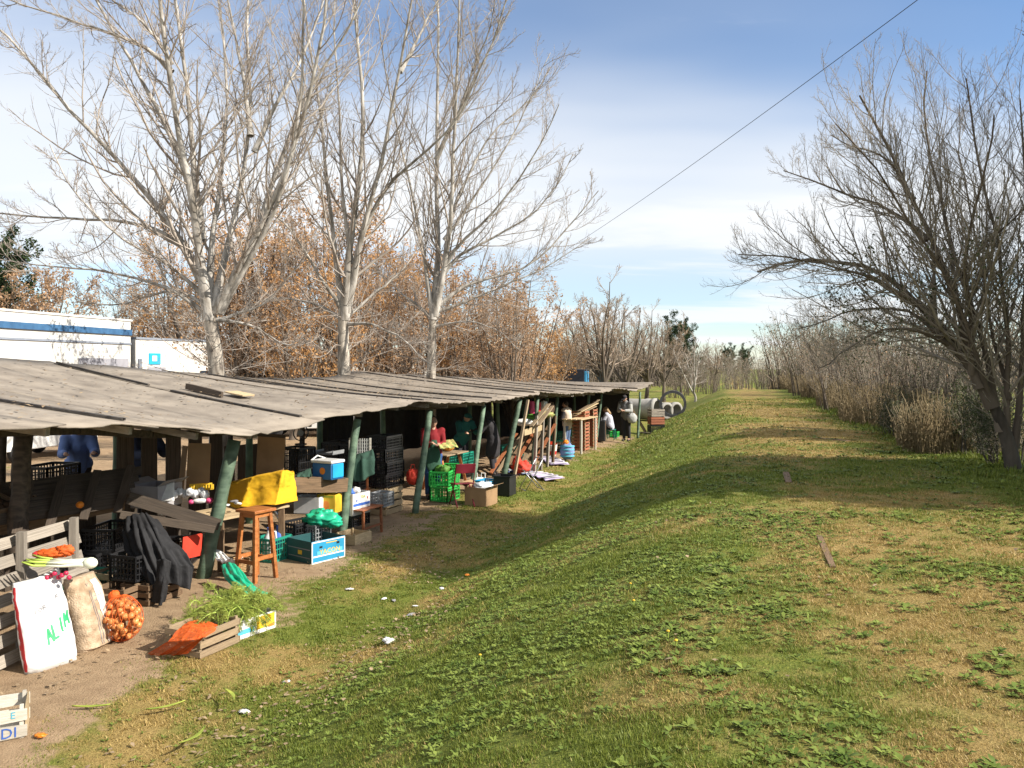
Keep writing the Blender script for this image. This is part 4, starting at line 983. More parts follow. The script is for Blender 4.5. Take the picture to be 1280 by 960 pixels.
paint('yellow_cloth', (0.80, 0.46, 0.015), 0.85, 3, .25, c2=(0.68, 0.36, 0.012)); paint('red_cloth', (0.62, 0.05, 0.025), 0.7); paint('green_bag', (0.02, 0.42, 0.24), 0.35, 6, .3); paint('orange_net', (0.82, 0.15, 0.02), 0.6, 40, .4, c2=(0.6, 0.09, 0.01))
paint('sack_white', (0.80, 0.80, 0.79), 0.5, 3, .3, c2=(0.70, 0.70, 0.70)); paint('sack_red', (0.55, 0.03, 0.035), 0.6); paint('sack_tan', (0.52, 0.40, 0.28), 0.8, 11, .6, c2=(0.30, 0.21, 0.13), bscale=70); paint('sack_strip', (0.72, 0.66, 0.58), 0.7, 9, .4)
paint('onion_skin', (0.70, 0.30, 0.10), 0.35, 4, 0, c2=(0.52, 0.18, 0.05)); paint('fennel_green', (0.36, 0.40, 0.07), 0.6, 9, 0, c2=(0.20, 0.27, 0.04)); paint('leek_white', (0.80, 0.82, 0.66), 0.4); paint('leek_green', (0.42, 0.55, 0.10), 0.5); paint('radish', (0.55, 0.02, 0.08), 0.4)
paint('paper', (0.78, 0.77, 0.74), 0.8, 9, .3); paint('red_metal', (0.36, 0.06, 0.045), 0.5); paint('chair_maroon', (0.22, 0.02, 0.035), 0.5); paint('clear_plastic', (0.78, 0.80, 0.82), 0.12, 9, .6, spec=.8); paint('pink', (0.72, 0.08, 0.22), 0.5)
paint('pumpkin', (0.55, 0.24, 0.03), 0.5); paint('wicker', (0.42, 0.27, 0.13), 0.8, 20, .5); paint('denim', (0.07, 0.12, 0.24), 0.85, 20, .3); paint('brick_red', (0.36, 0.13, 0.07), 0.85, 7, .3); paint('stripe_lilac', (0.45, 0.38, 0.55), 0.8); paint('stripe_blue', (0.22, 0.30, 0.55), 0.8)
paint('fruit_orange', (0.78, 0.24, 0.02), 0.45); paint('lettuce', (0.10, 0.26, 0.04), 0.6, 9, .2); paint('tomato', (0.55, 0.05, 0.02), 0.3); paint('fabric_print', (0.55, 0.42, 0.16), 0.85, 22, .1, c2=(0.24, 0.34, 0.10), contrast=(.45, .55)); paint('lattice_white', (0.66, 0.66, 0.62), 0.6)
paint('silver', (0.62, 0.62, 0.62), 0.25, 4, metal=.9)

_crates = {}
def plastic_crate(label, loc, rz, dims, mat, group=None, name='plastic_crate', rot=None):
    """lattice-walled crate; dims = (x, y, z)"""
    key = (dims, mat)
    if key not in _crates:
        X, Y, Z = dims; mb = MB(); w = 0.014
        for (a, b) in (((-X / 2, -Y / 2), (X / 2, -Y / 2)), ((X / 2, -Y / 2), (X / 2, Y / 2)), ((X / 2, Y / 2), (-X / 2, Y / 2)), ((-X / 2, Y / 2), (-X / 2, -Y / 2))):
            a = Vector((*a, 0)); b = Vector((*b, 0)); L = (b - a).length; nb = max(4, round(L / 0.055))
            for z, h in ((0.012, .024), (Z * .28, .014), (Z * .52, .014), (Z * .76, .014), (Z - .018, .036)): mb.bar(a + Vector((0, 0, z)), b + Vector((0, 0, z)), w * 1.25 if h > .02 else w * .8, h)
            for i in range(nb + 1): p = a.lerp(b, i / nb); mb.bar(p, p + Vector((0, 0, Z - .01)), w * (1.9 if i in (0, nb) else .9), w * (1.9 if i in (0, nb) else 1), up=(1, 0, 0))
        for i in range(6): mb.box((0, -Y / 2 + Y * (i + .5) / 6, .012), (X - .02, Y / 9, .012))
        _crates[key] = mb.mesh('plastic_crate', MATS[mat])
    o = obj(name, _crates[key], None, loc, rot or (0, 0, rz)); return tag(o, label, 'crate', group)
def wood_crate(label, loc, rz, dims, mat, n=3, rot=None, group=None, gap=.35, mat2=None):
    X, Y, Z = dims; t = thing('wooden_crate', label, 'crate', loc, rz, group, rot); th = .012; h = Z / n * (1 - gap); m2 = mat2 or mat
    for i in range(n):
        z = Z * (i + .5) / n
        for s in (-1, 1):
            plank(t, (0, s * (Y / 2 - th / 2), z), (X, h, th), (R(90), 0, 0), mat); plank(t, (s * (X / 2 - th / 2 - .002), 0, z), (Y - 2 * th - .004, h * 1.12, th), (R(90), 0, R(90)), m2)
    for sx in (-1, 1):
        for sy in (-1, 1): plank(t, (sx * (X / 2 - .035), sy * (Y / 2 - .03), Z * .5 + .004), (Z + .012, .032, .028), (0, R(90), 0), mat, 'corner_post')
    k = max(3, int(Y / .11))
    for i in range(k): plank(t, (0, -Y / 2 + Y * (i + .5) / k, .008), (X - .03, Y / k * .8, .01), None, mat, 'base_slat')
    return t
def carton(label, loc, rz, dims, mat, inner='card_brown', side=None, flaps=True, rot=None, name='cardboard_box', th=.008, group=None):
    """open cardboard box; `side` overrides the wall that faces +x (towards the embankment)"""
    X, Y, Z = dims; t = thing(name, label, 'box', loc, rz, group, rot)
    for s, ax in ((1, 'x'), (-1, 'x'), (1, 'y'), (-1, 'y')):
        m = side if (side and s == 1 and ax == 'x') else mat
        c, d = ((s * X / 2, 0, Z / 2), (th, Y + th, Z)) if ax == 'x' else ((0, s * Y / 2, Z / 2), (X - th - .002, th, Z))
        MB().box(c, d).build('side_panel', MATS[m], t, bevel=.003)
    MB().box((0, 0, .006), (X - .02, Y - .02, .008)).build('base', MATS[inner], t)
    if flaps:
        for s in (-1, 1):
            a = R(55 + 20 * rnd.random()); f = X * .35
            MB().box((s * (X / 2 + f / 2 * math.sin(a) * .8), 0, Z + f / 2 * math.cos(a)), (.006, Y, f), (0, s * a, 0)).build('flap', MATS[inner], t)
    return t
def lettering(parent, s, size, loc, rot, mat, name='lettering', ext=.0012, shear=0.0, sx=1.0):
    c = bpy.data.curves.new('t', 'FONT'); c.body = s; c.size = size; c.extrude = ext; c.align_x = 'CENTER'; c.align_y = 'CENTER'; c.shear = shear; c.resolution_u = 2
    q = bpy.data.objects.new('t', c); col.objects.link(q)
    me = bpy.data.meshes.new_from_object(q.evaluated_get(bpy.context.evaluated_depsgraph_get())); bpy.data.objects.remove(q)
    me.name = name; me.materials.clear(); me.materials.append(MATS[mat]); return obj(name, me, parent, loc, rot, (sx, 1, 1))
def patch(parent, c, size, mat, rot=None, name='print'): return MB().box(c, size, rot).build(name, MATS[mat], parent)
def drape(name, label, cat, rows, mat, nu=40, nv=30, fold=.012, freq=9, seed=1, parent=None, solid=.004, crumple=0.0):
    """cloth through a net of world points (rows top to bottom), with running folds"""
    A_ = np.array([[tuple(p) for p in r] for r in rows], float); nr, nc, _ = A_.shape; r = np.random.default_rng(seed)
    def interp(A, n, ax):
        m = A.shape[ax]; t = np.linspace(0, m - 1, n); i = np.clip(t.astype(int), 0, m - 2); f = t - i; f = f * f * (3 - 2 * f) * .4 + f * .6
        a = np.take(A, i, ax); b = np.take(A, i + 1, ax); sh = [1, 1, 1]; sh[ax] = n; f = f.reshape(sh); return a * (1 - f) + b * f
    Q = interp(interp(A_, nv, 0), nu, 1)
    for _ in range(2):
        Q[1:-1] = .25 * Q[:-2] + .5 * Q[1:-1] + .25 * Q[2:]; Q[:, 1:-1] = .25 * Q[:, :-2] + .5 * Q[:, 1:-1] + .25 * Q[:, 2:]
    nrm = np.cross(np.gradient(Q, axis=0), np.gradient(Q, axis=1)); nrm = norm(nrm)
    U, V = np.meshgrid(np.linspace(0, 1, nu), np.linspace(0, 1, nv)); ph = r.uniform(0, 6, 4)
    amp = fold * (.15 + V ** .8) * (np.sin(freq * 2 * np.pi * U + ph[0] + 2.2 * np.sin(3 * V + ph[1])) + .5 * np.sin(freq * 4.3 * U + ph[2] + V * 5))
    if crumple: amp = amp + crumple * (fnoise(U * 1.3, V, 7, seed, 3) - .5) * 2
    Q = Q + nrm * amp[..., None]; o_ = Q.reshape(-1, 3).mean(0); o_[2] = Q[..., 2].min()
    ix = np.arange(nu * nv).reshape(nv, nu); Fq = np.stack([ix[:-1, :-1], ix[:-1, 1:], ix[1:, 1:], ix[1:, :-1]], -1).reshape(-1, 4)
    o = obj(name, np_mesh(name, Q.reshape(-1, 3) - o_, Fq, MATS[mat], True), parent, Vector(o_) - (parent.location if parent else Vector()))
    q = o.modifiers.new('solid', 'SOLIDIFY'); q.thickness = solid
    return tag(o, label, cat) if label else o
def lump(name, parent, c, r, mat, seed=0, nu=22, nv=14, amp=.18, freq=3.0, rot=None, flat=0.0):
    """soft crumpled volume"""
    mb = MB().ell((0, 0, 0), (1, 1, 1), nu, nv); q = random.Random(seed); o = [q.uniform(0, 50) for _ in range(3)]; vs = []
    from mathutils import noise as mn
    for v in mb.v:
        p = Vector(v); k = 1 + amp * mn.noise(p * freq + Vector(o)) + amp * .5 * mn.noise(p * freq * 2.3 + Vector(o))
        p = Vector((p.x * r[0], p.y * r[1], p.z * r[2])) * k
        if p.z < -r[2] * (1 - flat): p.z = -r[2] * (1 - flat)
        vs.append(p)
    mb.v = vs; return mb.build(name, MATS[mat], parent, True, loc=c, rot=rot)
def ball_pile(parent, name, mat, centers, rad, seed=1):
    me = {}
    for i, c in enumerate(centers):
        k = i % 3
        if k not in me: me[k] = MB().lathe([(.001, -.86), (.45, -.8), (.85, -.42), (1, .02), (.86, .45), (.42, .80), (.14, .95), (.03, 1.12)], 9).mesh(name, MATS[mat], True)
        obj(name, me[k], parent, c, (rnd.uniform(-1, 1), rnd.uniform(-1, 1), rnd.uniform(0, 6)), (rad * rnd.uniform(.85, 1.15),) * 3)

# ------------------------------------------------------------------ in front of the nearest stall
def pallet(label, a, b, h, lean):
    """pallet standing on its edge between ground points a and b, leaning back by `lean`"""
    d = b - a; t = thing('pallet', label, 'pallet', (a + b) / 2, math.atan2(d.y, d.x)); L = d.length
    n = 7; up = Vector((0, math.sin(lean), math.cos(lean)))
    for i in range(n):
        c = up * (h * (i + .5) / n); plank(t, c, (L * rnd.uniform(.97, 1.02), h / n * .66, .022), (R(90) - lean, 0, rnd.uniform(-.012, .012)), 'wood_grey')
    for x in (-L * .44, 0, L * .42): plank(t, up * (h * .5) + Vector((x, .055, 0)), (h * .98, .09, .075), (R(90) - lean, R(90), 0), 'wood_grey', 'runner')
    return t
pallet('grey weathered pallet leaning upright behind the white sack', G(-40, 862), G(128, 778), 1.22, R(17))
# white sack with green print
def sack(name, label, loc, rz, dims, mat, lean, seed, nu=40, nv=36, bulge=.5, ear=True):
    X, T, Z = dims; t = thing(name, label, 'sack', loc, rz); from mathutils import noise as mn; o = Vector((seed * 3.1, seed * 1.7, 0)); mb = MB()
    def fn(a, b):
        th = 2 * math.pi * a; w = X / 2 * (1 + .05 * math.sin(math.pi * b) - .10 * b); d = T / 2 * (.25 + bulge * math.sin(math.pi * min(1, .12 + b * .86)) ** .6 + .35 * (1 - b) * (b > .03))
        x = w * math.copysign(abs(math.cos(th)) ** .55, math.cos(th)); y = d * math.copysign(abs(math.sin(th)) ** .8, math.sin(th)); z = Z * b
        if ear: z += .10 * Z * max(0, b - .75) * 4 * (max(0, x / w) ** 2 - .25)
        n_ = mn.noise(Vector((x * 5, y * 5, z * 4)) + o); y += (.026 * n_ + (.016 * mn.noise(Vector((x * 7, z * 13, seed))) if ear else math.copysign(.034, y) * (.45 - mn.voronoi(Vector((x * 13, y * 6, z * 12)))[0][0])) + (.014 * abs(mn.noise(Vector((x * 9 + z * 6, z * 5 - x * 8, seed + 4)))) if ear else 0)) * (1 - .3 * b); x += .014 * mn.noise(Vector((y * 6, z * 7, 3 + seed)))
        return (x, y + math.tan(lean) * z, z)
    mb.grid(fn, nu, nv, cu=True); mb.f.append(tuple(range(nu))[::-1]); mb.f.append(tuple(range((nv - 1) * nu, nv * nu)))
    return t, mb.build('bag', MATS[mat], t, True), fn
def on_sack(t, fn, mat, u0, u1, v0, v1, shape=None, name='print', n=6, push=.004):
    """flat print that follows the sack's front: a patch of its own surface pushed out a few mm"""
    mb = MB()
    def g(a, b):
        th = u0 + (u1 - u0) * a; v = v0 + (v1 - v0) * b
        if shape: th, v = shape(a, b)
        p = Vector(fn(th, v)); c = Vector((0, math.tan(0) * 0, p.z)); return (p.x, p.y - push, p.z)
    mb.grid(g, n, n); return mb.build(name, MATS[mat], t, True)
p0, p1 = G(34, 842), G(94, 824)
ws, bag, fn = sack('feed_sack', 'white woven sack with green lettering and a red side, leaning on the pallet', (p0 + p1) / 2, math.atan2(p1.y - p0.y, p1.x - p0.x), (0.47, 0.22, 0.80), 'sack_white', R(20), 2)
on_sack(ws, fn, 'sack_red', .44, .56, .02, .95, name='red_side', n=14, push=.0055)
# front of the bag is th in (.5, 1): u .5 = left edge, .75 = middle
def letter_strokes(t, fn, strokes, mat, w, dims):
    X, T, Z = dims
    def front(x, z):                                           # point of the bag's front at breadth x and height z
        b = min(1, max(0, z / Z)); wd = X / 2 * (1 + .05 * math.sin(math.pi * b) - .10 * b); c = min(1, abs(x) / wd) ** (1 / .55)
        return Vector(fn(1 - math.acos(math.copysign(c, x)) / (2 * math.pi), b))
    for (x0, z0, x1, z1) in strokes:
        mb = MB()
        def g(a, b, x0=x0, z0=z0, x1=x1, z1=z1):
            d = Vector((x1 - x0, z1 - z0)); q = Vector((-d.y, d.x)).normalized() * w * (b - .5)
            p = front(x0 + d.x * (a * 1.06 - .03) + q.x, z0 + d.y * (a * 1.06 - .03) + q.y); return (p.x, p.y - .005, p.z)
        mb.grid(g, 8, 3); mb.build('lettering', MATS[mat], t, True)
S = []
def glyph(ch, x, y, w, h, sl=.10):
    """letter as strokes in (u, v) of the sack front, text running up to the right"""
    G_ = {'A': [(0, 0, .5, 1), (.5, 1, 1, 0), (.25, .45, .75, .45)], 'L': [(0, 1, 0, 0), (0, 0, .8, 0)], 'I': [(.5, 0, .5, 1)], 'M': [(0, 0, .1, 1), (.1, 1, .5, .35), (.5, .35, .9, 1), (.9, 1, 1, 0)], 'T': [(0, 1, 1, 1), (.5, 1, .5, 0)],
          'O': [(.5, 0, 0, .5), (0, .5, .5, 1), (.5, 1, 1, .5), (1, .5, .5, 0)], 'R': [(0, 0, 0, 1), (0, 1, .9, .75), (.9, .75, 0, .5), (.2, .5, 1, 0)], 'J': [(.8, 1, .8, .15), (.8, .15, .3, 0), (.3, 0, 0, .2)]}[ch]
    return [(x + w * a, y + h * b + sl * a, x + w * c, y + h * d + sl * c) for a, b, c, d in G_]
for i, ch in enumerate('ALIM'): S += glyph(ch, -.045 + .062 * i, .22 + .036 * i, .05, .12, .02)
letter_strokes(ws, fn, S, 'print_green', .019, (0.47, 0.22, 0.80))
S = []
for i, ch in enumerate('TOR'): S += glyph(ch, -.115 + .042 * i, .48 + .02 * i, .03, .04, .012)
for i, ch in enumerate('JR'): S += glyph(ch, .06 + .04 * i, .57 + .02 * i, .028, .04, .012)
letter_strokes(ws, fn, S, 'print_grey', .006, (0.47, 0.22, 0.80))
p0, p1 = G(95, 818), G(138, 797)
ts, bag2, fn2 = sack('potato_sack', 'tan mesh sack of potatoes with a pale striped label, beside the white sack', (p0 + p1) / 2, math.atan2(p1.y - p0.y, p1.x - p0.x), (0.42, 0.28, 0.70), 'sack_tan', R(13), 7, 90, 80, ear=False, bulge=.6)
on_sack(ts, fn2, 'sack_strip', .755, .83, .06, .93, name='label_strip', n=14, push=.006)
letter_strokes(ts, fn2, [(-.02, .06, -.02, .62), (-.045, .06, -.045, .62), (.09, .06, .09, .62), (0, .5, .07, .5), (0, .46, .06, .46)], 'print_grey', .006, (0.42, 0.28, 0.70))
# net bag of onions
c0 = G(152, 801); nb = thing('onion_net', 'orange net bag bulging with onions, right of the potato sack', 'net bag', c0, R(-20))
cs = []; q = random.Random(5)
for k in range(900):
    a = Vector((q.uniform(-1, 1), q.uniform(-1, 1), q.uniform(-1, 1)))
    if a.length > 1 or a.length < .55: continue
    z = .21 + a.z * .21; f = 1 - .30 * max(0, z - .22) / .2; p = Vector((a.x * .21 * f, a.y * .17 * f, z + .02))
    if all((p - c).length > .052 for c in cs): cs.append(p)
ball_pile(nb, 'onion', 'onion_skin', cs, .033)
mb = MB()
for i in range(18):
    t = 2 * math.pi * i / 18
    for sgn in (1, -1):
        mb.tube([Vector((.226 * math.sin(ph) * math.cos(t + sgn * ph * .35) * (1 - .12 * (ph < 1)), .186 * math.sin(ph) * math.sin(t + sgn * ph * .35), .235 - .235 * math.cos(math.pi - ph) if False else .235 + .235 * math.cos(ph))) for ph in [math.pi * (j + .3) / 12.6 for j in range(13)]], .0022, 3, False)
mb.build('net', MATS['orange_net'], nb); lump('net_neck', nb, (-.12, .02, .44), (.06, .05, .06), 'orange_net', 3)
# leek / fennel bunch, radishes and rolled orange net on the pallet
lb = thing('leek_bunch', 'bunch of white-stalked leeks lying on the tan sack', 'vegetables', W(86, 708, 7.75), R(10))
for i in range(7):
    q = random.Random(i); y = (i - 3) * .022; z = .02 + .025 * (i % 2)
    o = MB().tube([(-.20, y * 1.6, z + .02), (-.05, y, z), (.10, y * .7, z), (.21, y * .8, z)], [.008, .013, .021, .026], 8).build('stalk', MATS['leek_white'], lb, True)
    MB().tube([(-.36, y * 2.2, z + .05 + q.uniform(-.02, .03)), (-.27, y * 2, z + .03), (-.17, y * 1.5, z + .02)], [.007, .012, .0105], 6).build('leaf', MATS['leek_green'], o, True)
lump('fennel_bulb', lb, (.20, -.03, .03), (.07, .055, .055), 'leek_white', 4, amp=.06)
rb = thing('radish_bunch', 'red radishes peeping out below the leeks', 'vegetables', W(72, 722, 7.70))
ball_pile(rb, 'radish', 'radish', [Vector((.035 * i - .1, .01 * (i % 2), .02 * (i % 3))) for i in range(7)], .026)
on_ = thing('rolled_net', 'rolled-up orange net lying along the top slats of the pallet', 'net', W(67, 692, 7.9), R(12))
lump('roll', on_, (0, 0, 0), (.17, .05, .05), 'orange_net', 9, 40, 24, amp=.30, freq=5, flat=.2); lump('roll_end', on_, (.10, 0, .025), (.085, .05, .05), 'orange_net', 10, 30, 20, amp=.4, freq=4); lump('roll_end', on_, (-.15, 0, 0), (.04, .035, .03), 'sack_red', 11, 18, 12, amp=.3)
# crate at the bottom left corner
cl = wood_crate('weathered wooden crate with faded blue letters, cut by the left edge at the bottom', G(-28, 922), R(28), (0.66, 0.36, 0.24), 'wood_white', 2, mat2='wood_pale', gap=.22)
lettering(cl, 'IDI', .11, (.20, -.1815, .055), (R(90), 0, 0), 'print_blue'); lettering(cl, 'E', .07, (.24, -.1815, .185), (R(90), 0, 0), 'print_cyan')
# crate with the orange net, box with greens
wc = wood_crate('slatted wooden crate with an orange net thrown over it, in front of the leaning pole', G(254, 810), R(-24), (0.46, 0.54, 0.27), 'wood', 3)
drape('orange_net', 'loose orange net draped over the slatted crate and onto the ground', 'net', [[W(232, 779, 8.1), W(247, 775, 8.15), W(260, 776, 8.15), W(272, 782, 8.0)], [W(222, 788, 7.72), W(240, 783, 7.68), W(256, 785, 7.66), W(269, 788, 7.66)], [W(210, 802, 7.62), W(228, 801, 7.56), W(244, 800, 7.53), W(256, 796, 7.52)], [G(184, 818, .02), G(200, 819, .02), G(218, 819, .03), G(234, 818, .05)]], 'orange_net', 64, 64, .006, 2, 4, crumple=.010)
q_ = bpy.data.objects['orange_net']; q_.modifiers.clear(); q_ = q_.modifiers.new('net', 'WIREFRAME'); q_.thickness = .0034; q_.use_even_offset = False
bx = carton('white and yellow printed box of feathery greens beside the slatted crate', G(306, 789), R(-32), (0.36, 0.52, 0.19), 'card_white', 'card_brown', flaps=False)
patch(bx, (.1855, .12, .11), (.003, .24, .13), 'print_yellow'); patch(bx, (.1855, -.14, .07), (.003, .22, .05), 'print_cyan'); patch(bx, (.187, .10, .10), (.003, .05, .03), 'plastic_black', name='hand_hole'); patch(bx, (.187, .20, .05), (.003, .08, .03), 'print_orange')
fg = thing('fennel_greens', 'heap of feathery yellow-green fennel tops in the printed box', 'vegetables', G(300, 789) + Vector((-.09, .05, .14)), R(-25))
r_ = np.random.default_rng(12); nn = 90
P0 = np.stack([r_.normal(0, .13, nn), r_.normal(0, .19, nn), r_.uniform(.02, .20, nn)], -1); dr = norm(np.stack([r_.normal(-.2, .8, nn), r_.normal(-.1, .9, nn), r_.uniform(.1, .7, nn)], -1))
Pf = np.stack([P0 + dr * s * .34 + np.array([0, 0, -.22 * s * s]) for s in np.linspace(0, 1, 6)], 1)
B1, R1 = spawn(r_, Pf, np.tile(np.linspace(.006, .003, 6), (nn, 1)), 12, .1, 1, .42, 45, 4, -.05, .2, .5, .0022, .05, .2); B2, R2 = spawn(r_, B1, R1, 14, .1, 1, .6, 45, 3, -.05, .2, .5, .0021, .03, .1)
obj('stalks', np_mesh('stalks', *tubes([(Pf, np.tile(np.linspace(.007, .003, 6), (nn, 1)), 5)]), MATS['leek_green'], True), fg)
tag(obj('fronds', np_mesh('fronds', *tubes([(B1, R1, 3), (B2, R2, 3)]), MATS['fennel_green']), fg), kind='stuff')
lump('fennel_bulb', fg, (.16, .02, .02), (.04, .04, .06), 'leek_white', 5, amp=.08)
gn = thing('green_net', 'crumpled green net bag trailing from the box of greens to the ground', 'net', G(318, 752))
drape('net', None, None, [[W(276, 706, 10.3), W(290, 703, 10.3), W(300, 712, 10.2)], [W(280, 722, 10.0), W(300, 722, 9.9), W(316, 735, 9.8)], [W(296, 738, 9.7), W(316, 742, 9.65), W(335, 744, 9.75)], [W(308, 748, 9.6), W(322, 750, 9.6), W(334, 750, 9.65)]], 'green_bag', fold=.02, freq=4, seed=6, parent=gn, crumple=.03)
wp = thing('paper_wrap', 'crumpled white paper stuck in a wicker basket at the foot of the leaning pole', 'paper', G(283, 722))
drape('sheet', None, None, [[W(265, 684, 10.9), W(278, 690, 10.8)], [W(270, 700, 10.7), W(296, 706, 10.6)], [W(278, 704, 10.6), W(304, 696, 10.6)]], 'paper', 16, 14, .012, 3, 7, wp, crumple=.03)
wk = thing('wicker_basket', 'small wicker basket behind the stool foot by the leaning pole', 'basket', G(292, 722) + Vector((0, .15, 0)))
mb = MB()
for i in range(9): mb.tube([Vector(((.15 + .02 * i / 9 + .006 * math.sin(j * 2.6 + i * 3.1)) * math.cos(j * .262), (.15 + .02 * i / 9 + .006 * math.sin(j * 2.6 + i * 3.1)) * math.sin(j * .262), .02 + i * .022)) for j in range(25)], .010, 5, False)
mb.build('weave', MATS['wicker'], wk, True); MB().lathe([(.001, .01), (.15, .01), (.15, .03), (.001, .03)], 16).build('base', MATS['wicker'], wk)

# black cloth over crates, dark crates under the near counter
drape('black_jacket', 'black jacket thrown over crates under the nearest stall counter', 'jacket', [
    [W(156, 648, 10.0), W(168, 643, 10.0), W(182, 641, 10.05), W(196, 650, 10.1)], [W(154, 664, 9.72), W(172, 660, 9.62), W(192, 660, 9.66), W(214, 676, 9.9)],
    [W(158, 686, 9.66), W(178, 686, 9.52), W(202, 684, 9.58), W(232, 694, 9.82)], [W(172, 700, 9.62), W(186, 716, 9.48), W(210, 706, 9.54), W(243, 708, 9.78)], [W(186, 708, 9.58), W(196, 750, 9.46), W(212, 728, 9.52), W(238, 738, 9.72)]], 'black_cloth', 100, 80, .030, 7, 3, crumple=.02)
drape('black_sleeve', 'empty black sleeve dangling from the jacket to the ground', 'sleeve', [[W(196, 700, 9.42), W(206, 698, 9.38), W(214, 702, 9.42)], [W(194, 724, 9.40), W(203, 726, 9.33), W(211, 726, 9.40)], [W(191, 752, 9.42), W(199, 757, 9.34), W(206, 752, 9.42)]], 'black_cloth', 24, 30, .014, 2, 5, crumple=.012)
wood_crate('dark wooden crate on the ground under the black jacket, right one', G(196, 752) + Vector((-.1, .1, 0)), R(-20), (.42, .55, .26), 'wood_mid', 3)
wood_crate('brown wooden crate on the ground under the black jacket, left one', G(150, 765) + Vector((-.1, .3, 0)), R(-15), (.42, .5, .26), 'wood_mid', 3)
plastic_crate('black lattice crate stacked on the wooden crates under the jacket', G(190, 752) + Vector((-.2, .15, .275)), R(-20), (.38, .56, .3), 'plastic_black')
wood_crate('pale little crate behind the onion net', G(131, 760) + Vector((-.15, .5, .0)), R(-20), (.3, .4, .34), 'wood', 3)
plastic_crate('dark green lattice crate behind the tan sack', G(110, 765) + Vector((-.35, .6, 0)), R(-10), (.4, .56, .3), 'plastic_teal')
MB().box((0, 0, 0), (.01, .3, .3)).build('red_sheet', MATS['red_cloth']); o = bpy.data.objects['red_sheet']; o.location = W(240, 683, 10.5); o.rotation_euler = (0, .1, R(-30)); tag(o, 'small bright red card behind the black jacket beside the leaning pole', 'card')
# display shelf of the nearest stall: crates, clutter
for i, (px, py, D, rz_, lab) in enumerate([(8, 622, 8.9, -10, 'dark crate tilted on the display shelf at the left edge'), (72, 605, 9.8, -12, 'dark crate tilted on the display shelf beside the thick dark post'), (130, 600, 10.6, -14, 'dark crate tilted on the display shelf in the middle of the nearest stall')]):
    c = wood_crate(lab, W(px, py, D) - Vector((.25, 0, .18)), 0, (.42, .62, .16), 'wood_mid', 2, rot=(0, R(22), R(rz_)))
    ball_pile(c, 'potato', 'card_dark', [Vector((x, y, .09)) for x in (-.12, -.02, .08) for y in (-.2, -.1, 0, .1, .2)], .045)
plastic_crate('black lattice crate behind the tilted crates of the nearest stall', W(110, 585, 10.6) - Vector((.5, 0, .25)), RZ0, (.4, .6, .3), 'plastic_black')
plastic_crate('black lattice crate at the back left of the nearest stall', W(15, 590, 9.4) - Vector((.6, 0, .25)), RZ0, (.4, .6, .3), 'plastic_black')
fo = thing('orange', 'single bright orange lying on the display shelf of the nearest stall', 'orange', W(100, 631, 9.55)); lump('fruit', fo, (0, 0, 0), (.045, .045, .042), 'fruit_orange', 1, 14, 10, .02)
MB().ell((0.0, 0, .042), (.006, .006, .006), 6, 4).build('stem', MATS['wood_dark'], fo)
gb = carton('grey cardboard box with open flaps behind the plank counter of the nearest stall', W(196, 632, 10.9), R(-14), (.42, .5, .30), 'card_grey', 'card_grey')
drape('paper_sheet', 'stiff white paper sheet standing up by the grey box', 'paper', [[W(186, 612, 10.75), W(218, 602, 10.8)], [W(172, 628, 10.6), W(218, 626, 10.7)]], 'paper', 12, 8, .004, 2, 3)
cb_ = thing('cardboard_sheet', 'tall brown cardboard sheet standing behind the counter, left of the leaning pole', 'cardboard', W(248, 618, 11.6)); MB().box((0, 0, .36), (.34, .012, .76), (R(-6), 0, R(-4))).build('sheet', MATS['card_brown'], cb_); MB().box((-.24, .03, .34), (.14, .012, .72), (R(-6), 0, R(-40))).build('folded_edge', MATS['card_brown'], cb_)
pb_ = thing('plywood_panel', 'tall brown plywood panel hanging behind the yellow cloth', 'panel', W(338, 600, 12.9)); MB().box((0, 0, .30), (.46, .02, .80), (0, R(3), R(-6))).build('sheet', MATS['card_brown'], pb_, bevel=.004); MB().box((0, -.02, .72), (.5, .03, .05), (0, R(3), R(-6))).build('rail', MATS['wood_dark'], pb_)
cp = thing('clear_bags', 'heap of clear plastic bags on the near counter', 'bags', W(232, 622, 10.9))
for i in range(7): lump('bag', cp, (-.16 + .07 * i, .03 * (i % 3), .04 + .03 * (i % 2)), (.06, .05, .06), 'clear_plastic', 20 + i, 16, 10, .35, 4)
yt = thing('yellow_tray', 'yellow toothed tray on the counter beside the clear bags', 'tray', W(252, 612, 11.1), R(28)); MB().box((0, 0, .01), (.30, .16, .015)).build('base', MATS['print_yellow'], yt)
for i in range(9): MB().box((-.14 + .035 * i, -.08, .045), (.020, .012, .06)).build('tooth', MATS['print_yellow'], yt)
MB().box((0, .08, .045), (.30, .012, .06)).build('rim', MATS['print_yellow'], yt)
pk = thing('pink_packet', 'pink and white packet lying on the counter', 'packet', W(250, 629, 10.8), R(15))
lump('wrapper', pk, (0, 0, .03), (.10, .045, .035), 'paper', 3, amp=.1); lump('wrapper_end', pk, (.12, 0, .03), (.05, .05, .04), 'pink', 4, amp=.15); lump('wrapper_end', pk, (-.11, 0, .02), (.04, .04, .03), 'pink', 5, amp=.15)
sc_ = thing('small_packets', 'pile of small shiny packets on the pale counter right of the leaning pole', 'packets', W(285, 633, 11.2))
for i in range(9): lump('packet', sc_, (rnd.uniform(-.14, .14), rnd.uniform(-.1, .12), .02 + .02 * (i % 3)), (.045, .03, .016), ('clear_plastic', 'paper', 'print_grey')[i % 3], 40 + i, 12, 8, .2, rot=(0, 0, rnd.uniform(0, 3)))
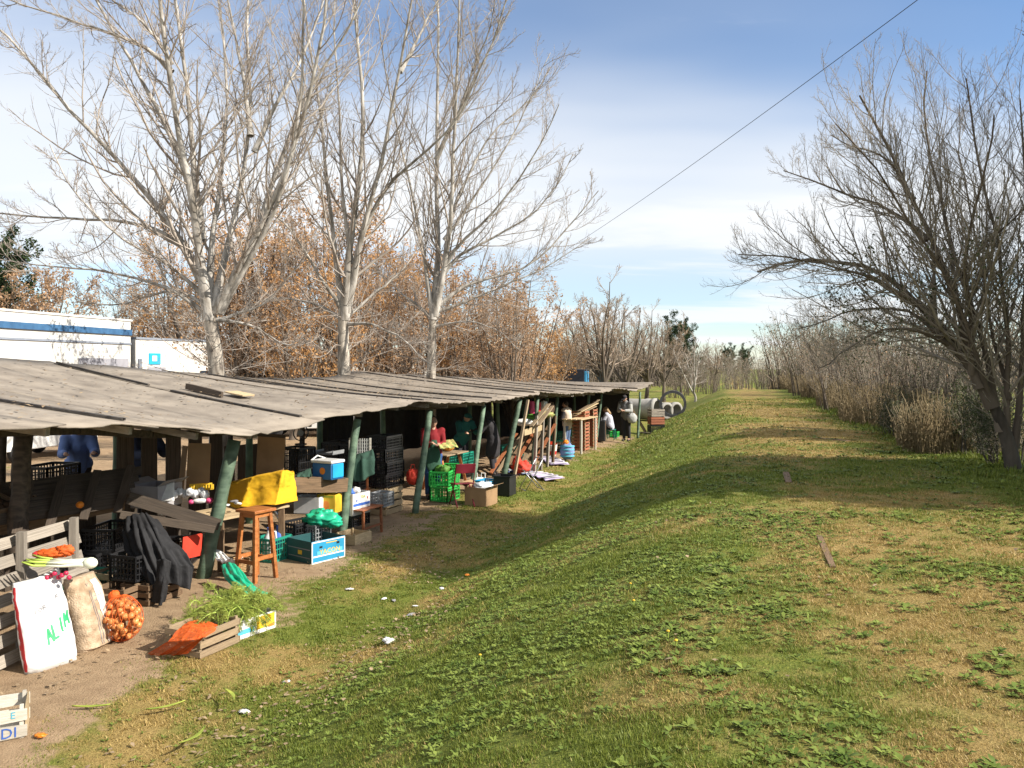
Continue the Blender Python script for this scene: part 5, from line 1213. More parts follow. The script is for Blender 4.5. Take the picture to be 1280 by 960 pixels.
# yellow cloth
drape('yellow_cloth', 'bright yellow cloth hung over the end of the counter behind the stool', 'cloth', [
    [W(284, 603, 12.5), W(316, 596, 12.3), W(354, 588, 12.2), W(366, 589, 12.6)], [W(284, 604, 12.2), W(315, 597, 11.75), W(354, 589, 11.6), W(367, 592, 12.3)],
    [W(281, 620, 12.1), W(309, 614, 11.65), W(350, 608, 11.5), W(370, 608, 12.2)], [W(278, 638, 12.0), W(301, 634, 11.5), W(345, 631, 11.35), W(372, 626, 12.1)]], 'yellow_cloth', 110, 60, .009, 5, 9, crumple=.018)
# stool
sl = thing('bar_stool', 'tall orange-brown wooden bar stool with a square seat', 'stool', G(320, 724), R(-30))
Hs = .94
MB().box((0, 0, Hs - .02), (.37, .37, .04)).build('seat', MATS['wood_stool'], sl, bevel=.008)
fe = {}
for sx in (-1, 1):
    for sy in (-1, 1): MB().bar((sx * .12, sy * .12, Hs - .04), (sx * .18, sy * .18, 0), .05, .05, up=(sx, 0, 0)).build('leg', MATS['wood_stool'], sl, bevel=.004)
for s in (-1, 1):
    for z, w in ((Hs - .075, .128), (.26, .163)):
        MB().box((0, s * w, z), (2 * w - .05, .022, .05)).build('rail', MATS['wood_stool'], sl); MB().box((s * w, 0, z + (.05 if z < .5 else 0)), (.022, 2 * w - .05, .05)).build('rail', MATS['wood_stool'], sl)

# ------------------------------------------------------------------ second stall: boxes, bags, crates
plastic_crate('teal plastic crate holding blue and white bottles, behind the stool', G(344, 703) + Vector((-.1, .2, 0)), RZ, (.34, .42, .34), 'plastic_teal')
for i, (dx, dy, m, lab) in enumerate([(-.02, -.08, 'plastic_white', 'white plastic jug in the teal crate behind the stool'), (.06, .10, 'print_blue', 'blue plastic jug in the teal crate behind the stool')]):
    j = thing('plastic_jug', lab, 'jug', G(344, 703) + Vector((-.1 + dx, .2 + dy, .06)), i)
    MB().lathe([(.05, 0), (.085, .01), (.085, .22), (.07, .30), (.03, .35), (.03, .39)], 14).build('body', MATS[m], j, True); MB().lathe([(.034, .385), (.034, .42), (.001, .42)], 12).build('cap', MATS['print_blue'], j); MB().tube([(.03, 0, .36), (.09, 0, .36), (.10, 0, .26), (.08, 0, .22)], .014, 8).build('handle', MATS[m], j, True)
sb = thing('spray_bottle', 'shiny silver bottle leaning behind the stool seat', 'bottle', W(354, 654, 11.9), rot=(R(10), R(-30), 0)); MB().lathe([(.03, 0), (.036, .01), (.036, .2), (.015, .25), (.015, .29)], 14).build('body', MATS['silver'], sb, True); MB().lathe([(.019, .285), (.019, .31), (.001, .31)], 10).build('cap', MATS['plastic_white'], sb)
bb = carton('low blue printed produce box standing at the edge of the grass', G(403, 700) + Vector((-.12, .12, 0)), R(-38), (.56, .60, .32), 'card_teal', 'card_dark', 'card_blue', flaps=False)
patch(bb, (.286, 0, .305), (.003, .60, .018), 'card_white'); patch(bb, (.286, 0, .012), (.003, .60, .018), 'card_white'); patch(bb, (.286, -.295, .16), (.003, .018, .3), 'card_white'); patch(bb, (.286, .295, .16), (.003, .018, .3), 'card_white')
patch(bb, (.286, 0, .10), (.003, .56, .02), 'card_white'); patch(bb, (.2865, .02, .145), (.003, .46, .055), 'print_cyan'); patch(bb, (.287, -.14, .225), (.003, .05, .026), 'plastic_black', name='hand_hole'); patch(bb, (.287, .17, .245), (.003, .05, .03), 'plastic_black', name='hand_hole')
lettering(bb, 'YACON', .105, (.2885, .02, .150), (R(90), 0, R(90)), 'print_yellow'); patch(bb, (.287, .05, .27), (.003, .2, .012), 'print_yellow')
patch(bb, (0, -.3055, .20), (.5, .003, .012), 'print_grey'); patch(bb, (0, -.3055, .08), (.5, .003, .012), 'print_grey'); patch(bb, (.02, -.3065, .145), (.09, .003, .06), 'print_yellow')
plastic_crate('black lattice crate inside the blue printed box', G(384, 694) + Vector((-.2, .3, .16)), R(-34), (.36, .46, .30), 'plastic_black')
plastic_crate('grey lattice crate front inside the blue printed box, under the green bag', G(397, 694) + Vector((-.06, .26, .17)), R(-34), (.22, .30, .26), 'plastic_grey')
gb2 = thing('green_bag', 'crumpled bright green plastic bag on the crate in the blue box', 'bag', W(402, 648, 12.2))
lump('bag', gb2, (0, 0, 0), (.25, .17, .13), 'green_bag', 31, 40, 26, .36, 2.6); lump('bag_neck', gb2, (.2, -.05, -.05), (.12, .10, .09), 'green_bag', 33, 24, 16, .4, 3)
co = thing('cool_box', 'bright blue cool box with white trim on the plank counter', 'cool box', W(410, 599, 12.85), R(-28))
MB().box((0, 0, .14), (.40, .30, .26)).build('body', MATS['cooler_blue'], co, bevel=.02); MB().box((0, 0, .295), (.43, .33, .05)).build('lid', MATS['plastic_white'], co, bevel=.015); MB().tube([(.02, -.1535, .15), (.02, -.160, .15)], .055, 16).build('emblem', MATS['print_orange'], co); MB().box((.205, 0, .15), (.02, .26, .22)).build('side_trim', MATS['plastic_blue'], co, bevel=.008); MB().tube([(-.2, .17, .31), (-.22, 0, .37), (-.2, -.17, .31)], .012, 6).build('handle', MATS['plastic_white'], co)
drape('teal_cloth', 'folded grey-green cloth lying on the plank counter left of the cool box', 'cloth', [[W(372, 592, 12.6), W(388, 585, 12.8)], [W(370, 597, 12.4), W(390, 596, 12.5)]], 'green_cloth', 14, 10, .012, 3, 5, crumple=.02)
plastic_crate('big black lattice crate at the back of the second stall beside the plywood panel', W(371, 596, 13.4) - Vector((0, 0, 0)), RZ, (.40, .44, .5), 'plastic_black')
fan = thing('fan', 'dark desk fan on top of the big black crate', 'fan', W(376, 556, 13.4)); MB().lathe([(.001, 0), (.1, 0), (.1, .02), (.02, .03), (.02, .12)], 14).build('base', MATS['plastic_black'], fan)
MB().lathe([(.12, -.03), (.135, 0), (.12, .03)], 18, cap=False).build('guard', MATS['plastic_black'], fan, rot=(R(80), 0, 0), loc=(0, 0, .2)); MB().lathe([(.001, -.02), (.05, -.02), (.05, .02), (.001, .02)], 12).build('hub', MATS['plastic_grey'], fan, rot=(R(80), 0, 0), loc=(0, -.02, .2))
sh_ = thing('grey_tray', 'flat grey tray on the shelf behind the cool box', 'tray', W(410, 566, 13.8), R(-20)); MB().box((0, 0, 0), (.42, .36, .035)).build('base', MATS['plastic_grey'], sh_, bevel=.01)
for s in (-1, 1): MB().box((s * .205, 0, .03), (.012, .36, .04)).build('rim', MATS['plastic_grey'], sh_)
lt = thing('lattice_panel', 'white perforated panel standing behind the second green post', 'panel', W(450, 587, 13.9), R(-5))
for i in range(9):
    MB().box((-.16 + .04 * i, 0, .27), (.014, .012, .54)).build('slat', MATS['lattice_white'], lt)
    MB().box((0, .012, .04 + .058 * i), (.34, .01, .016)).build('slat', MATS['lattice_white'], lt)
for s in (-1, 1): MB().box((s * .18, 0, .27), (.03, .02, .56)).build('frame', MATS['wood_white'], lt)
ch = thing('covered_chair', 'red wooden chair draped with a dark green cloth behind the second post', 'chair', G(455, 650) + Vector((-.25, .35, 0)), R(-10))
for sx in (-1, 1):
    for sy in (-1, 1): MB().bar((sx * .19, sy * .19, 0), (sx * .19, sy * .19, .47 if sy < 0 else .92), .04).build('leg', MATS['wood_red'], ch)
MB().box((0, 0, .485), (.46, .46, .03)).build('seat', MATS['wood_red'], ch)
drape('green_throw', 'dark green cloth hanging over the back of the red chair', 'cloth', [[W(436, 572, 13.8), W(452, 566, 13.7), W(466, 562, 13.8)], [W(436, 580, 13.5), W(452, 576, 13.4), W(469, 574, 13.5)], [W(437, 602, 13.45), W(452, 602, 13.35), W(468, 592, 13.5)]], 'green_cloth', 26, 22, .02, 3, 8, crumple=.015)
b1_ = carton('white box printed with a blue stripe and a lime, stacked by the second post', G(449, 672) + Vector((-.18, .25, .36)), R(-27), (.42, .46, .36), 'card_white', 'card_brown', flaps=False)
patch(b1_, (.2155, 0, .17), (.003, .44, .045), 'print_blue'); lettering(b1_, 'YSA', .07, (.218, .03, .29), (R(90), 0, R(90)), 'print_lime'); patch(b1_, (.2165, .16, .26), (.003, .02, .04), 'tomato'); patch(b1_, (.2165, -.13, .24), (.003, .03, .03), 'print_blue')
MB().ell((-.02, -.236, .18), (.09, .004, .12), 16, 10).build('print', MATS['print_lime'], b1_); patch(b1_, (-.10, -.2355, .13), (.04, .003, .04), 'plastic_black', name='hand_hole')
cl_ = thing('rags', 'heap of blue and white rags in the white printed box', 'rags', G(449, 672) + Vector((-.18, .25, .66)))
for i in range(6): lump('rag', cl_, (rnd.uniform(-.12, .14), rnd.uniform(-.14, .14), .06), (.10, .09, .07), ('print_blue', 'paper', 'card_grey')[i % 3], 60 + i, 18, 12, .4, 3)
plastic_crate('black lattice crate under the white printed box', G(449, 672) + Vector((-.18, .25, .17)), R(-27), (.38, .46, .19), 'plastic_black')
wood_crate('low pale wooden crate at the bottom of the stack by the second post', G(449, 683) + Vector((-.15, .3, 0)), R(-27), (.40, .44, .17), 'wood_pale', 1, gap=.1)
yb = carton('yellow box with a pear printed on it under the plank counter', W(412, 640, 13.0), R(-12), (.3, .26, .30), 'print_yellow', 'card_brown', flaps=False); MB().ell((0, -.135, .13), (.06, .004, .075), 14, 8).build('print', MATS['print_orange'], yb); patch(yb, (.05, -.137, .06), (.03, .003, .03), 'plastic_black', name='hand_hole')
carton('teal and white printed box under the plank counter, left of the yellow box', W(388, 640, 12.9), R(-10), (.42, .3, .26), 'card_white', 'card_brown', flaps=False)
patch(bpy.data.objects['cardboard_box.%03d' % (len([o for o in bpy.data.objects if o.name.startswith('cardboard_box')]) - 1)] if False else yb, (0, -.1345, .27), (.26, .003, .03), 'print_lime')
plastic_crate('grey lattice crate beside the white printed box on the red bench', W(477, 632, 13.9), RZ, (.26, .34, .24), 'plastic_grey')
rbn = thing('red_bench', 'low red-brown wooden bench frame beside the stacked boxes', 'bench', G(466, 672) + Vector((-.2, .25, 0)), RZ)
for sx in (-1, 1):
    for sy in (-1, 1): MB().bar((sx * .18, sy * .28, 0), (sx * .17, sy * .27, .44), .035).build('leg', MATS['wood_red'], rbn)
for i in range(4): plank(rbn, (-.15 + .1 * i, 0, .455), (.64, .09, .02), (0, 0, R(90)), 'wood_red', 'slat')
for sx in (-1, 1): plank(rbn, (sx * .18, 0, .15), (.54, .035, .02), (R(90), 0, R(90)), 'wood_red', 'rail')

# ------------------------------------------------------------------ third stall: the stack of black crates
bc = G(500, 646) + Vector((-.35, .45, 0))
wood_crate('pale slatted wooden crate at the bottom of the black crate stack', bc, RZ, (.44, .62, .25), 'wood_pale', 2, gap=.3)
wood_crate('second pale slatted wooden crate under the black crates', bc + Vector((0, 0, .262)), RZ + .06, (.44, .62, .25), 'wood_pale', 2, gap=.3)
cn = ['lowest', 'second lowest', 'middle', 'second highest', 'highest']
for i in range(4): plastic_crate('black lattice crate, %s in the stack by the third green post' % ('lowest', 'second', 'third', 'topmost')[i], bc + Vector((rnd.uniform(-.02, .02), rnd.uniform(-.02, .02), .53 + i * .245)), RZ + rnd.uniform(-.05, .05), (.42, .62, .235), 'plastic_black')
for i in range(5): plastic_crate('black lattice crate, %s in the left stack of black crates' % cn[i], bc + Vector((-.50 + rnd.uniform(-.02, .02), -.16, .02 + i * .27)), RZ + rnd.uniform(-.08, .08), (.42, .6, .26), 'plastic_black')
for i in range(5): plastic_crate('black lattice crate, %s in the hindmost stack of black crates' % cn[i], bc + Vector((-.95 + rnd.uniform(-.02, .02), .25, .02 + i * .27)), RZ + rnd.uniform(-.08, .08), (.42, .6, .26), 'plastic_black')
ob = thing('red_bag', 'orange-red plastic bag hanging on the black crate stack', 'bag', W(516, 596, 15.6)); lump('bag', ob, (0, 0, 0), (.13, .12, .15), 'red_cloth', 12, 26, 18, .3, 3)
MB().tube([(-.05, 0, .12), (-.03, -.02, .24), (.03, -.02, .24), (.05, 0, .12)], .008, 6).build('handle', MATS['red_cloth'], ob)
# table of goods with pumpkins
tb = thing('market_table', 'small wooden table with slanting orange legs behind the red folding chair', 'table', G(578, 602) + Vector((-.35, -.9, 0)), RZ)
for i in range(5): plank(tb, (-.28 + .14 * i, 0, .80), (1.15, .13, .025), (0, 0, R(90)), 'wood', 'top_board')
for sy in (-1, 1):
    for sx in (-1, 1): MB().bar((sx * .12, sy * .45, .78), (sx * .32, sy * .5, 0), .05, .06).build('leg', MATS['wood_stool'], tb)
tl = Vector(tb.location)
drape('print_cloth', 'yellow-green patterned cloth hanging over the table of goods', 'cloth', [[W(549, 551, 17.3), W(566, 549, 17.4)], [W(548, 556, 16.9), W(570, 555, 17.0)], [W(550, 561, 16.8), W(573, 559, 16.9)]], 'fabric_print', 20, 14, .012, 3, 2, crumple=.01)
for i, (dx, dy, s, m, lab) in enumerate([(.05, .25, .14, 'pumpkin', 'large orange pumpkin on the table of goods'), (-.2, -.05, .10, 'pumpkin', 'smaller orange pumpkin behind the patterned cloth'), (.05, .5, .08, 'lettuce', 'green squash at the end of the table of goods')]):
    pu = thing('pumpkin', lab, 'pumpkin', tl + Vector((dx, dy, .815))); mb = MB(); mb.grid(lambda a, b, s=s: ((1 + .08 * math.cos(10 * 2 * math.pi * a)) * s * math.sin(math.pi * b) * math.cos(2 * math.pi * a), (1 + .08 * math.cos(10 * 2 * math.pi * a)) * s * math.sin(math.pi * b) * math.sin(2 * math.pi * a), s * .78 * (1 - math.cos(math.pi * b))), 40, 12, True)
    mb.build('rind', MATS[m], pu, True); MB().tube([(0, 0, 1.5 * s), (.01, 0, 1.75 * s)], .015, 6).build('stem', MATS['wood_dark'], pu)
for i, (px, py, D, lab) in enumerate([(556, 616, 16.9, 'bright green lattice crate under the table, lower one'), (553, 605, 17.0, 'bright green lattice crate with lettuces under the table')]):
    plastic_crate(lab, Vector((W(px, py, D).x, D, .02 + i * .31)), RZ + .2 * i, (.40, .55, .30), 'plastic_green')
lg = thing('lettuces', 'heads of green lettuce in the bright green crate', 'vegetables', Vector((W(553, 605, 17).x, 17.0, .60)))
for i in range(6): lump('lettuce', lg, (rnd.uniform(-.13, .13), rnd.uniform(-.2, .2), .05), (.10, .10, .09), 'lettuce', 70 + i, 16, 12, .45, 4)
tg = plastic_crate('bright green lattice crate tipped on its side under the table', Vector((W(566, 590, 17.2).x, 17.2, .45)), 0, (.30, .42, .26), 'plastic_green', rot=(R(60), 0, R(-10)))
fc = thing('folding_chair', 'maroon metal folding chair in front of the table', 'chair', G(578, 632), R(200))
for s in (-1, 1):
    MB().tube([(s * .20, -.26, 0), (s * .20, .10, .45), (s * .20, .24, .86)], .013, 8).build('side_tube', MATS['chair_maroon'], fc, True); MB().tube([(s * .18, .26, 0), (s * .18, -.16, .44)], .013, 8).build('leg', MATS['chair_maroon'], fc, True)
MB().box((0, -.02, .45), (.40, .40, .025), (R(6), 0, 0)).build('seat', MATS['chair_maroon'], fc, bevel=.008); MB().box((0, .225, .78), (.40, .02, .20), (R(-15), 0, 0)).build('backrest', MATS['chair_maroon'], fc, bevel=.006)
plastic_crate('blue lattice crate with bags, on the brown carton by the black bin', W(609, 612, 17.8) - Vector((0, 0, .02)), R(-30), (.38, .44, .24), 'plastic_blue')
bt = thing('tote_bag', 'white and teal shopping bag with handles behind the blue crate', 'bag', W(599, 612, 18.3)); lump('bag', bt, (0, 0, .12), (.20, .10, .16), 'plastic_white', 14, 22, 14, .15)
for s in (-1, 1): MB().tube([(s * .09 - .05, 0, .24), (s * .09 - .04, 0, .38), (s * .09 + .04, 0, .38), (s * .09 + .05, 0, .24)], .012, 6).build('handle', MATS['plastic_white'], bt)
cbx = carton('brown cardboard box with open flaps standing on the grass edge', G(606, 632) + Vector((-.08, .15, 0)), R(-25), (.48, .52, .38), 'card_brown', 'card_brown')
pl_ = thing('plastic_sheet', 'bluish clear plastic bag bulging from the brown box', 'bag', G(606, 632) + Vector((-.05, .1, .38))); lump('bag', pl_, (0, 0, 0), (.20, .2, .09), 'clear_plastic', 17, 28, 18, .35, 3)
bn = thing('black_bin', 'square black plastic bin beside the brown box', 'bin', G(631, 618), RZ); mb = MB().poly([(-.17, -.17, 0), (.17, -.17, 0), (.17, .17, 0), (-.17, .17, 0)], .01)
for s, ax in ((1, 0), (-1, 0), (1, 1), (-1, 1)): mb.box((s * .185, 0, .21) if ax == 0 else (0, s * .185, .21), (.012, .38, .42) if ax == 0 else (.37, .012, .42))
mb.build('tub', MATS['plastic_black'], bn); mb = MB()
for s in (-1, 1): mb.box((s * .2, 0, .415), (.03, .43, .025)).box((0, s * .2, .415), (.368, .03, .025))
mb.build('rim', MATS['plastic_black'], bn)

# ------------------------------------------------------------------ fourth stall: leaning boards, poles, chair frame, cloths
for i in range(7):
    t = thing('leaning_board', 'reddish-brown board leaning in the slanted row behind the dark-coated person, %s from the left' % ('first', 'second', 'third', 'fourth', 'fifth', 'sixth', 'last')[i], 'board', W(613 + 9 * i, 592 - 2 * i, 20.6 + .2 * i), group='leaning boards')
    a = Vector(t.location); b = W(646 + 8 * i, 542 - 2 * i, 22.0 + .2 * i); board(t, a, a, b, .09, .025, ('wood_red', 'wood', 'wood_mid')[i % 3], 'plank', (1, -.3, .3))
st_ = thing('leaning_pole', 'tall pale wooden pole propped in front of the fourth stall', 'pole', G(641, 606)); board(st_, st_.location, G(641, 606), W(660, 500, 20.2), .07, .045, 'wood', 'pole', (1, 0, 0))
dsk = thing('display_stand', 'pale wooden sloping display stand in the fourth stall', 'stand', W(668, 590, 21.4))
dl = Vector(dsk.location)
board(dsk, dl, W(655, 541, 20.8), W(678, 534, 22.2), .16, .03, 'wood_pale', 'front_board'); board(dsk, dl, W(664, 533, 21.0), W(686, 505, 22.3), .12, .03, 'wood', 'sloping_board', (1, 0, 0)); board(dsk, dl, W(672, 532, 21.3), W(690, 508, 22.5), .12, .03, 'wood', 'sloping_board', (1, 0, 0))
for (px, D) in ((668, 21.2), (676, 22.0), (684, 22.6), (691, 23.2)): board(dsk, dl, Vector((W(px, 0, D).x, D, 0)), W(px + 3, 520, D + .2), .08, .05, ('wood_grey', 'wood_mid')[px % 2], 'leg', (1, 0, 0))
for i, (px, py, D, m, lab) in enumerate([(669, 522, 22.4, 'lettuce', 'green folded cloth on the sloping stand'), (655, 528, 22.2, 'paper', 'white sheet on the sloping stand'), (680, 518, 22.9, 'fabric_print', 'patterned cloth on the sloping stand')]):
    t = thing('folded_cloth', lab, 'cloth', W(px, py, D)); lump('cloth', t, (0, 0, 0), (.28, .24, .10), m, 80 + i, 20, 12, .3)
for i, (px, py, D, m) in enumerate([(664, 502, 23, 'pink'), (672, 503, 23.2, 'sack_red'), (680, 502, 23.6, 'plastic_white'), (688, 503, 24, 'card_dark'), (657, 506, 22.8, 'green_cloth')]):
    t = thing('hanging_garment', '%s garment hanging under the eave of the fourth stall' % ('pink', 'dark red', 'white', 'brown', 'dark green')[i], 'garment', W(px, py, D), group='garments under the eave')
    drape('cloth', None, None, [[W(px - 4, py, D), W(px, py - 1, D - .1), W(px + 4, py, D)], [W(px - 5, py + 9, D), W(px, py + 9, D - .15), W(px + 5, py + 9, D)], [W(px - 5, py + 20, D), W(px, py + 21, D - .1), W(px + 4, py + 19, D)]], m, 14, 12, .02, 2, i, t)
rg = thing('red_rag', 'bright red cloth bundle under the sloping stand', 'cloth', G(652, 596) + Vector((.0, .5, 0))); lump('bundle', rg, (0, 0, .16), (.24, .2, .20), 'red_cloth', 90, 26, 18, .35, 3, flat=.2); lump('fold', rg, (-.12, -.08, .34), (.12, .1, .14), 'red_cloth', 91, 18, 12, .35, 3)
cf = thing('chair_frame', 'bare metal folding chair frame standing on the grass', 'chair', G(664, 612), R(20))
for s in (-1, 1):
    MB().tube([(-.22, s * .2, 0), (.05, s * .2, .42), (.22, s * .2, .74)], .012, 6).build('side_tube', MATS['steel'], cf, True); MB().tube([(.24, s * .18, 0), (-.14, s * .18, .44)], .012, 6).build('leg', MATS['steel'], cf, True)
for (x, z, w) in ((-.22, .015, .4), (.24, .015, .36), (.21, .72, .4), (-.13, .43, .36), (.14, .56, .4)): MB().tube([(x, -w / 2, z), (x, w / 2, z)], .010, 6).build('crossbar', MATS['steel'], cf, True)
for i, (a, b, m, lab) in enumerate([(G(637, 588), G(664, 594), 'stripe_blue', 'pale blue cloth roll laid on the ground at the fourth stall'), (G(664, 592), G(694, 600), 'stripe_lilac', 'lilac checked cloth strip on the grass beyond the chair frame'), (G(680, 572), G(700, 582), 'stripe_lilac', 'lilac checked cloth strip nearest the pale waistcoat person')]):
    d = b - a; w = Vector((-d.y, d.x, 0)).normalized() * .28; t = thing('ground_cloth', lab, 'cloth', a)
    drape('cloth', None, None, [[a + w + Vector((0, 0, .03)), a.lerp(b, .5) + w + Vector((0, 0, .05)), b + w + Vector((0, 0, .03))], [a - w + Vector((0, 0, .03)), a.lerp(b, .5) - w + Vector((0, 0, .04)), b - w + Vector((0, 0, .03))]], m, 24, 10, .02, 4, i, t)
    for k in range(5): q = a.lerp(b, .1 + .2 * k); drape('stripe', None, None, [[q + w * .95 + Vector((0, 0, .066)), q + d * .06 + w * .95 + Vector((0, 0, .066))], [q - w * .95 + Vector((0, 0, .066)), q + d * .06 - w * .95 + Vector((0, 0, .066))]], 'plastic_white', 4, 8, .004, 1, k, t)
# fifth / sixth stalls
sb2 = thing('shopping_bag', 'pale blue striped shopping bag standing on the grass at the waistcoat person', 'bag', G(709, 575)); lump('bag', sb2, (0, 0, .26), (.22, .18, .27), 'stripe_blue', 51, 26, 18, .15, 2.5, flat=.1)
for i in range(4): MB().lathe([(.205, .1 + i * .1), (.232, .12 + i * .1), (.205, .15 + i * .1)], 20, sy=.85, cap=False).build('stripe', MATS['print_cyan'], sb2, True)
lump('contents', sb2, (-.04, 0, .52), (.09, .08, .1), 'fruit_orange', 3, amp=.2)
wb2 = thing('white_bucket', 'white and red tub on the ground left of the waistcoat person', 'tub', G(690, 569)); MB().lathe([(.13, 0), (.17, .32), (.175, .34), (.15, .34), (.12, .05)], 18, cap=False).build('wall', MATS['plastic_white'], wb2, True); MB().lathe([(.133, .02), (.15, .14)], 18, cap=False).build('band', MATS['plastic_red'], wb2, True); lump('contents', wb2, (0, 0, .34), (.14, .14, .10), 'tomato', 4, amp=.25)
def slat_stack(label, px, D, w, h, n, mat, dep=.5):
    t = thing('slatted_rack', label, 'crate', Vector((W(px, 0, D).x, D, 0)), RZ)
    for i in range(n):
        z = h * (i + .5) / n
        for s in (-1, 1): plank(t, (0, s * dep / 2, z), (w, h / n * .62, .018), (R(90), 0, 0), mat)
        plank(t, (w / 2, 0, z), (dep, h / n * .62, .018), (R(90), 0, R(90)), mat); plank(t, (-w / 2, 0, z), (dep, h / n * .62, .018), (R(90), 0, R(90)), mat)
    for sx in (-1, 1):
        for sy in (-1, 1): plank(t, (sx * w / 2 * .93, sy * dep / 2 * .93, h / 2), (h, .05, .04), (0, R(90), 0), 'wood_pale', 'corner_post')
    return t
slat_stack('tall slatted red-brown rack at the fifth stall, left one', 726, 27.3, .45, 1.35, 12, 'brick_red'); slat_stack('tall slatted red-brown rack at the fifth stall, right one', 737, 28.6, .42, 1.35, 12, 'brick_red')
ft = thing('far_table', 'wooden bench table with pale legs at the fifth stall', 'table', Vector((W(722, 0, 26.6).x, 26.6, 0)), RZ)
for i in range(4): plank(ft, (-.25 + .17 * i, .3, 1.12), (1.9, .15, .03), (0, 0, R(90)), 'wood_pale', 'top_board')
for sy in (-.5, 1.1):
    for sx in (-1, 1): plank(ft, (sx * .28, sy, .55), (1.1, .08, .06), (0, R(90), 0), 'wood_white', 'leg')
for i in range(3):
    t = thing('stacked_board', 'loose pale board slanting over the far table, %s' % ('lowest', 'middle', 'topmost')[i], 'board', W(722 + 6 * i, 522, 27)); a = W(716 + 4 * i, 520 - 3 * i, 26.6); b = W(744 + 2 * i, 508 - 4 * i, 28.2); board(t, Vector(t.location), a, b, .14, .03, ('wood', 'wood_pale', 'wood')[i], 'plank', (1, 0, 0))
sui = thing('suitcase', 'dark grey upright case on the grass beside the seated person', 'suitcase', G(752, 552), RZ + .2); MB().box((0, 0, .42), (.30, .42, .80)).build('body', MATS['card_grey'] if False else MATS['plastic_black'], sui, bevel=.04); MB().box((.152, 0, .42), (.006, .32, .70)).build('front_panel', MATS['card_dark'], sui); MB().tube([(0, -.09, .82), (0, -.08, .9), (0, .08, .9), (0, .09, .82)], .012, 6).build('handle', MATS['steel'], sui)
tp = [(767, 'plastic_green', 'green crate on the grass in front of the seated person')]
plastic_crate(tp[0][2], G(768, 546), RZ, (.3, .36, .22), 'plastic_green')
lgp = thing('propped_timber', 'wooden beam propped against the far end of the stalls', 'beam', G(806, 539)); board(lgp, lgp.location, G(807, 540), W(790, 512, 35.0), .12, .08, 'wood', 'beam', (1, 0, 0))
dpl = thing('flat_board', 'dark flat board lying on the grass beside the propped beam', 'board', G(806, 541)); board(dpl, dpl.location, G(800, 540, .03), G(816, 542, .03), .18, .03, 'wood_dark', 'plank', (0, 1, 0))
for i, (m, lab) in enumerate([('plastic_black', 'dark crate at the bottom of the crate stack near the pipes'), ('brick_red', 'red-brown wooden crate in the middle of the stack near the pipes'), ('wood_grey', 'grey wooden crate on top of the stack near the pipes')]):
    loc = G(820, 540) + Vector((0, 0, .34 * i))
    if i == 0: plastic_crate(lab, loc, R(10), (.62, .42, .32), m)
    else: wood_crate(lab, loc, R(10) + .05 * i, (.62, .44, .33), m, 3, gap=.2)
for i, (px, D, z, lab) in enumerate([(140, 11.2, 0, 'black lattice crate on the ground in the dark under the near shelf'), (140, 11.2, .31, 'black lattice crate on top of another in the dark under the near shelf'), (95, 10.6, 0, 'black lattice crate in the dark behind the pallet'), (225, 11.6, 0, 'black lattice crate in the dark behind the jacket')]): plastic_crate(lab, Vector((W(px, 0, D).x, D, z)), RZ0 + .1 * i, (.45, .7, .30), 'plastic_black')
# clutter on back shelves of the stalls and back sheets that keep them dark
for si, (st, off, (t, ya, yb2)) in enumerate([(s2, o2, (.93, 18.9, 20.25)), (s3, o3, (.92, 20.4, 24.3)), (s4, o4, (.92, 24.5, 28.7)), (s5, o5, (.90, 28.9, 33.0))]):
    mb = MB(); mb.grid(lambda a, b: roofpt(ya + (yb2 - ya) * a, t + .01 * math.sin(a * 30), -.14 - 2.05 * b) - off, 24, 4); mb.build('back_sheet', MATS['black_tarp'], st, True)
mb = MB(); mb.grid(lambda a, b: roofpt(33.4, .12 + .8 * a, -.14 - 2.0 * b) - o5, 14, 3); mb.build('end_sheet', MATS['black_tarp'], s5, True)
k = 0
cols_ = ['card_brown', 'plastic_black', 'plastic_teal', 'card_white', 'plastic_blue', 'plastic_red']
for (px, py, D, n, what) in [(640, 560, 22.5, 2, 'in the dark at the back of the fourth stall'), (700, 545, 27, 2, 'in the dark behind the waistcoat person'), (715, 545, 29, 2, 'under the far table'), (575, 575, 20.5, 2, 'behind the table of goods'), (768, 540, 35, 1, 'in the dark behind the seated person')]:
    for i in range(n):
        m = ('plastic_black', 'plastic_teal')[i % 2]; plastic_crate('%s lattice crate %s' % (('black', 'teal')[i % 2], what), Vector((W(px, 0, D).x, D, .33 * i)), RZ, (.45, .62, .32), m)
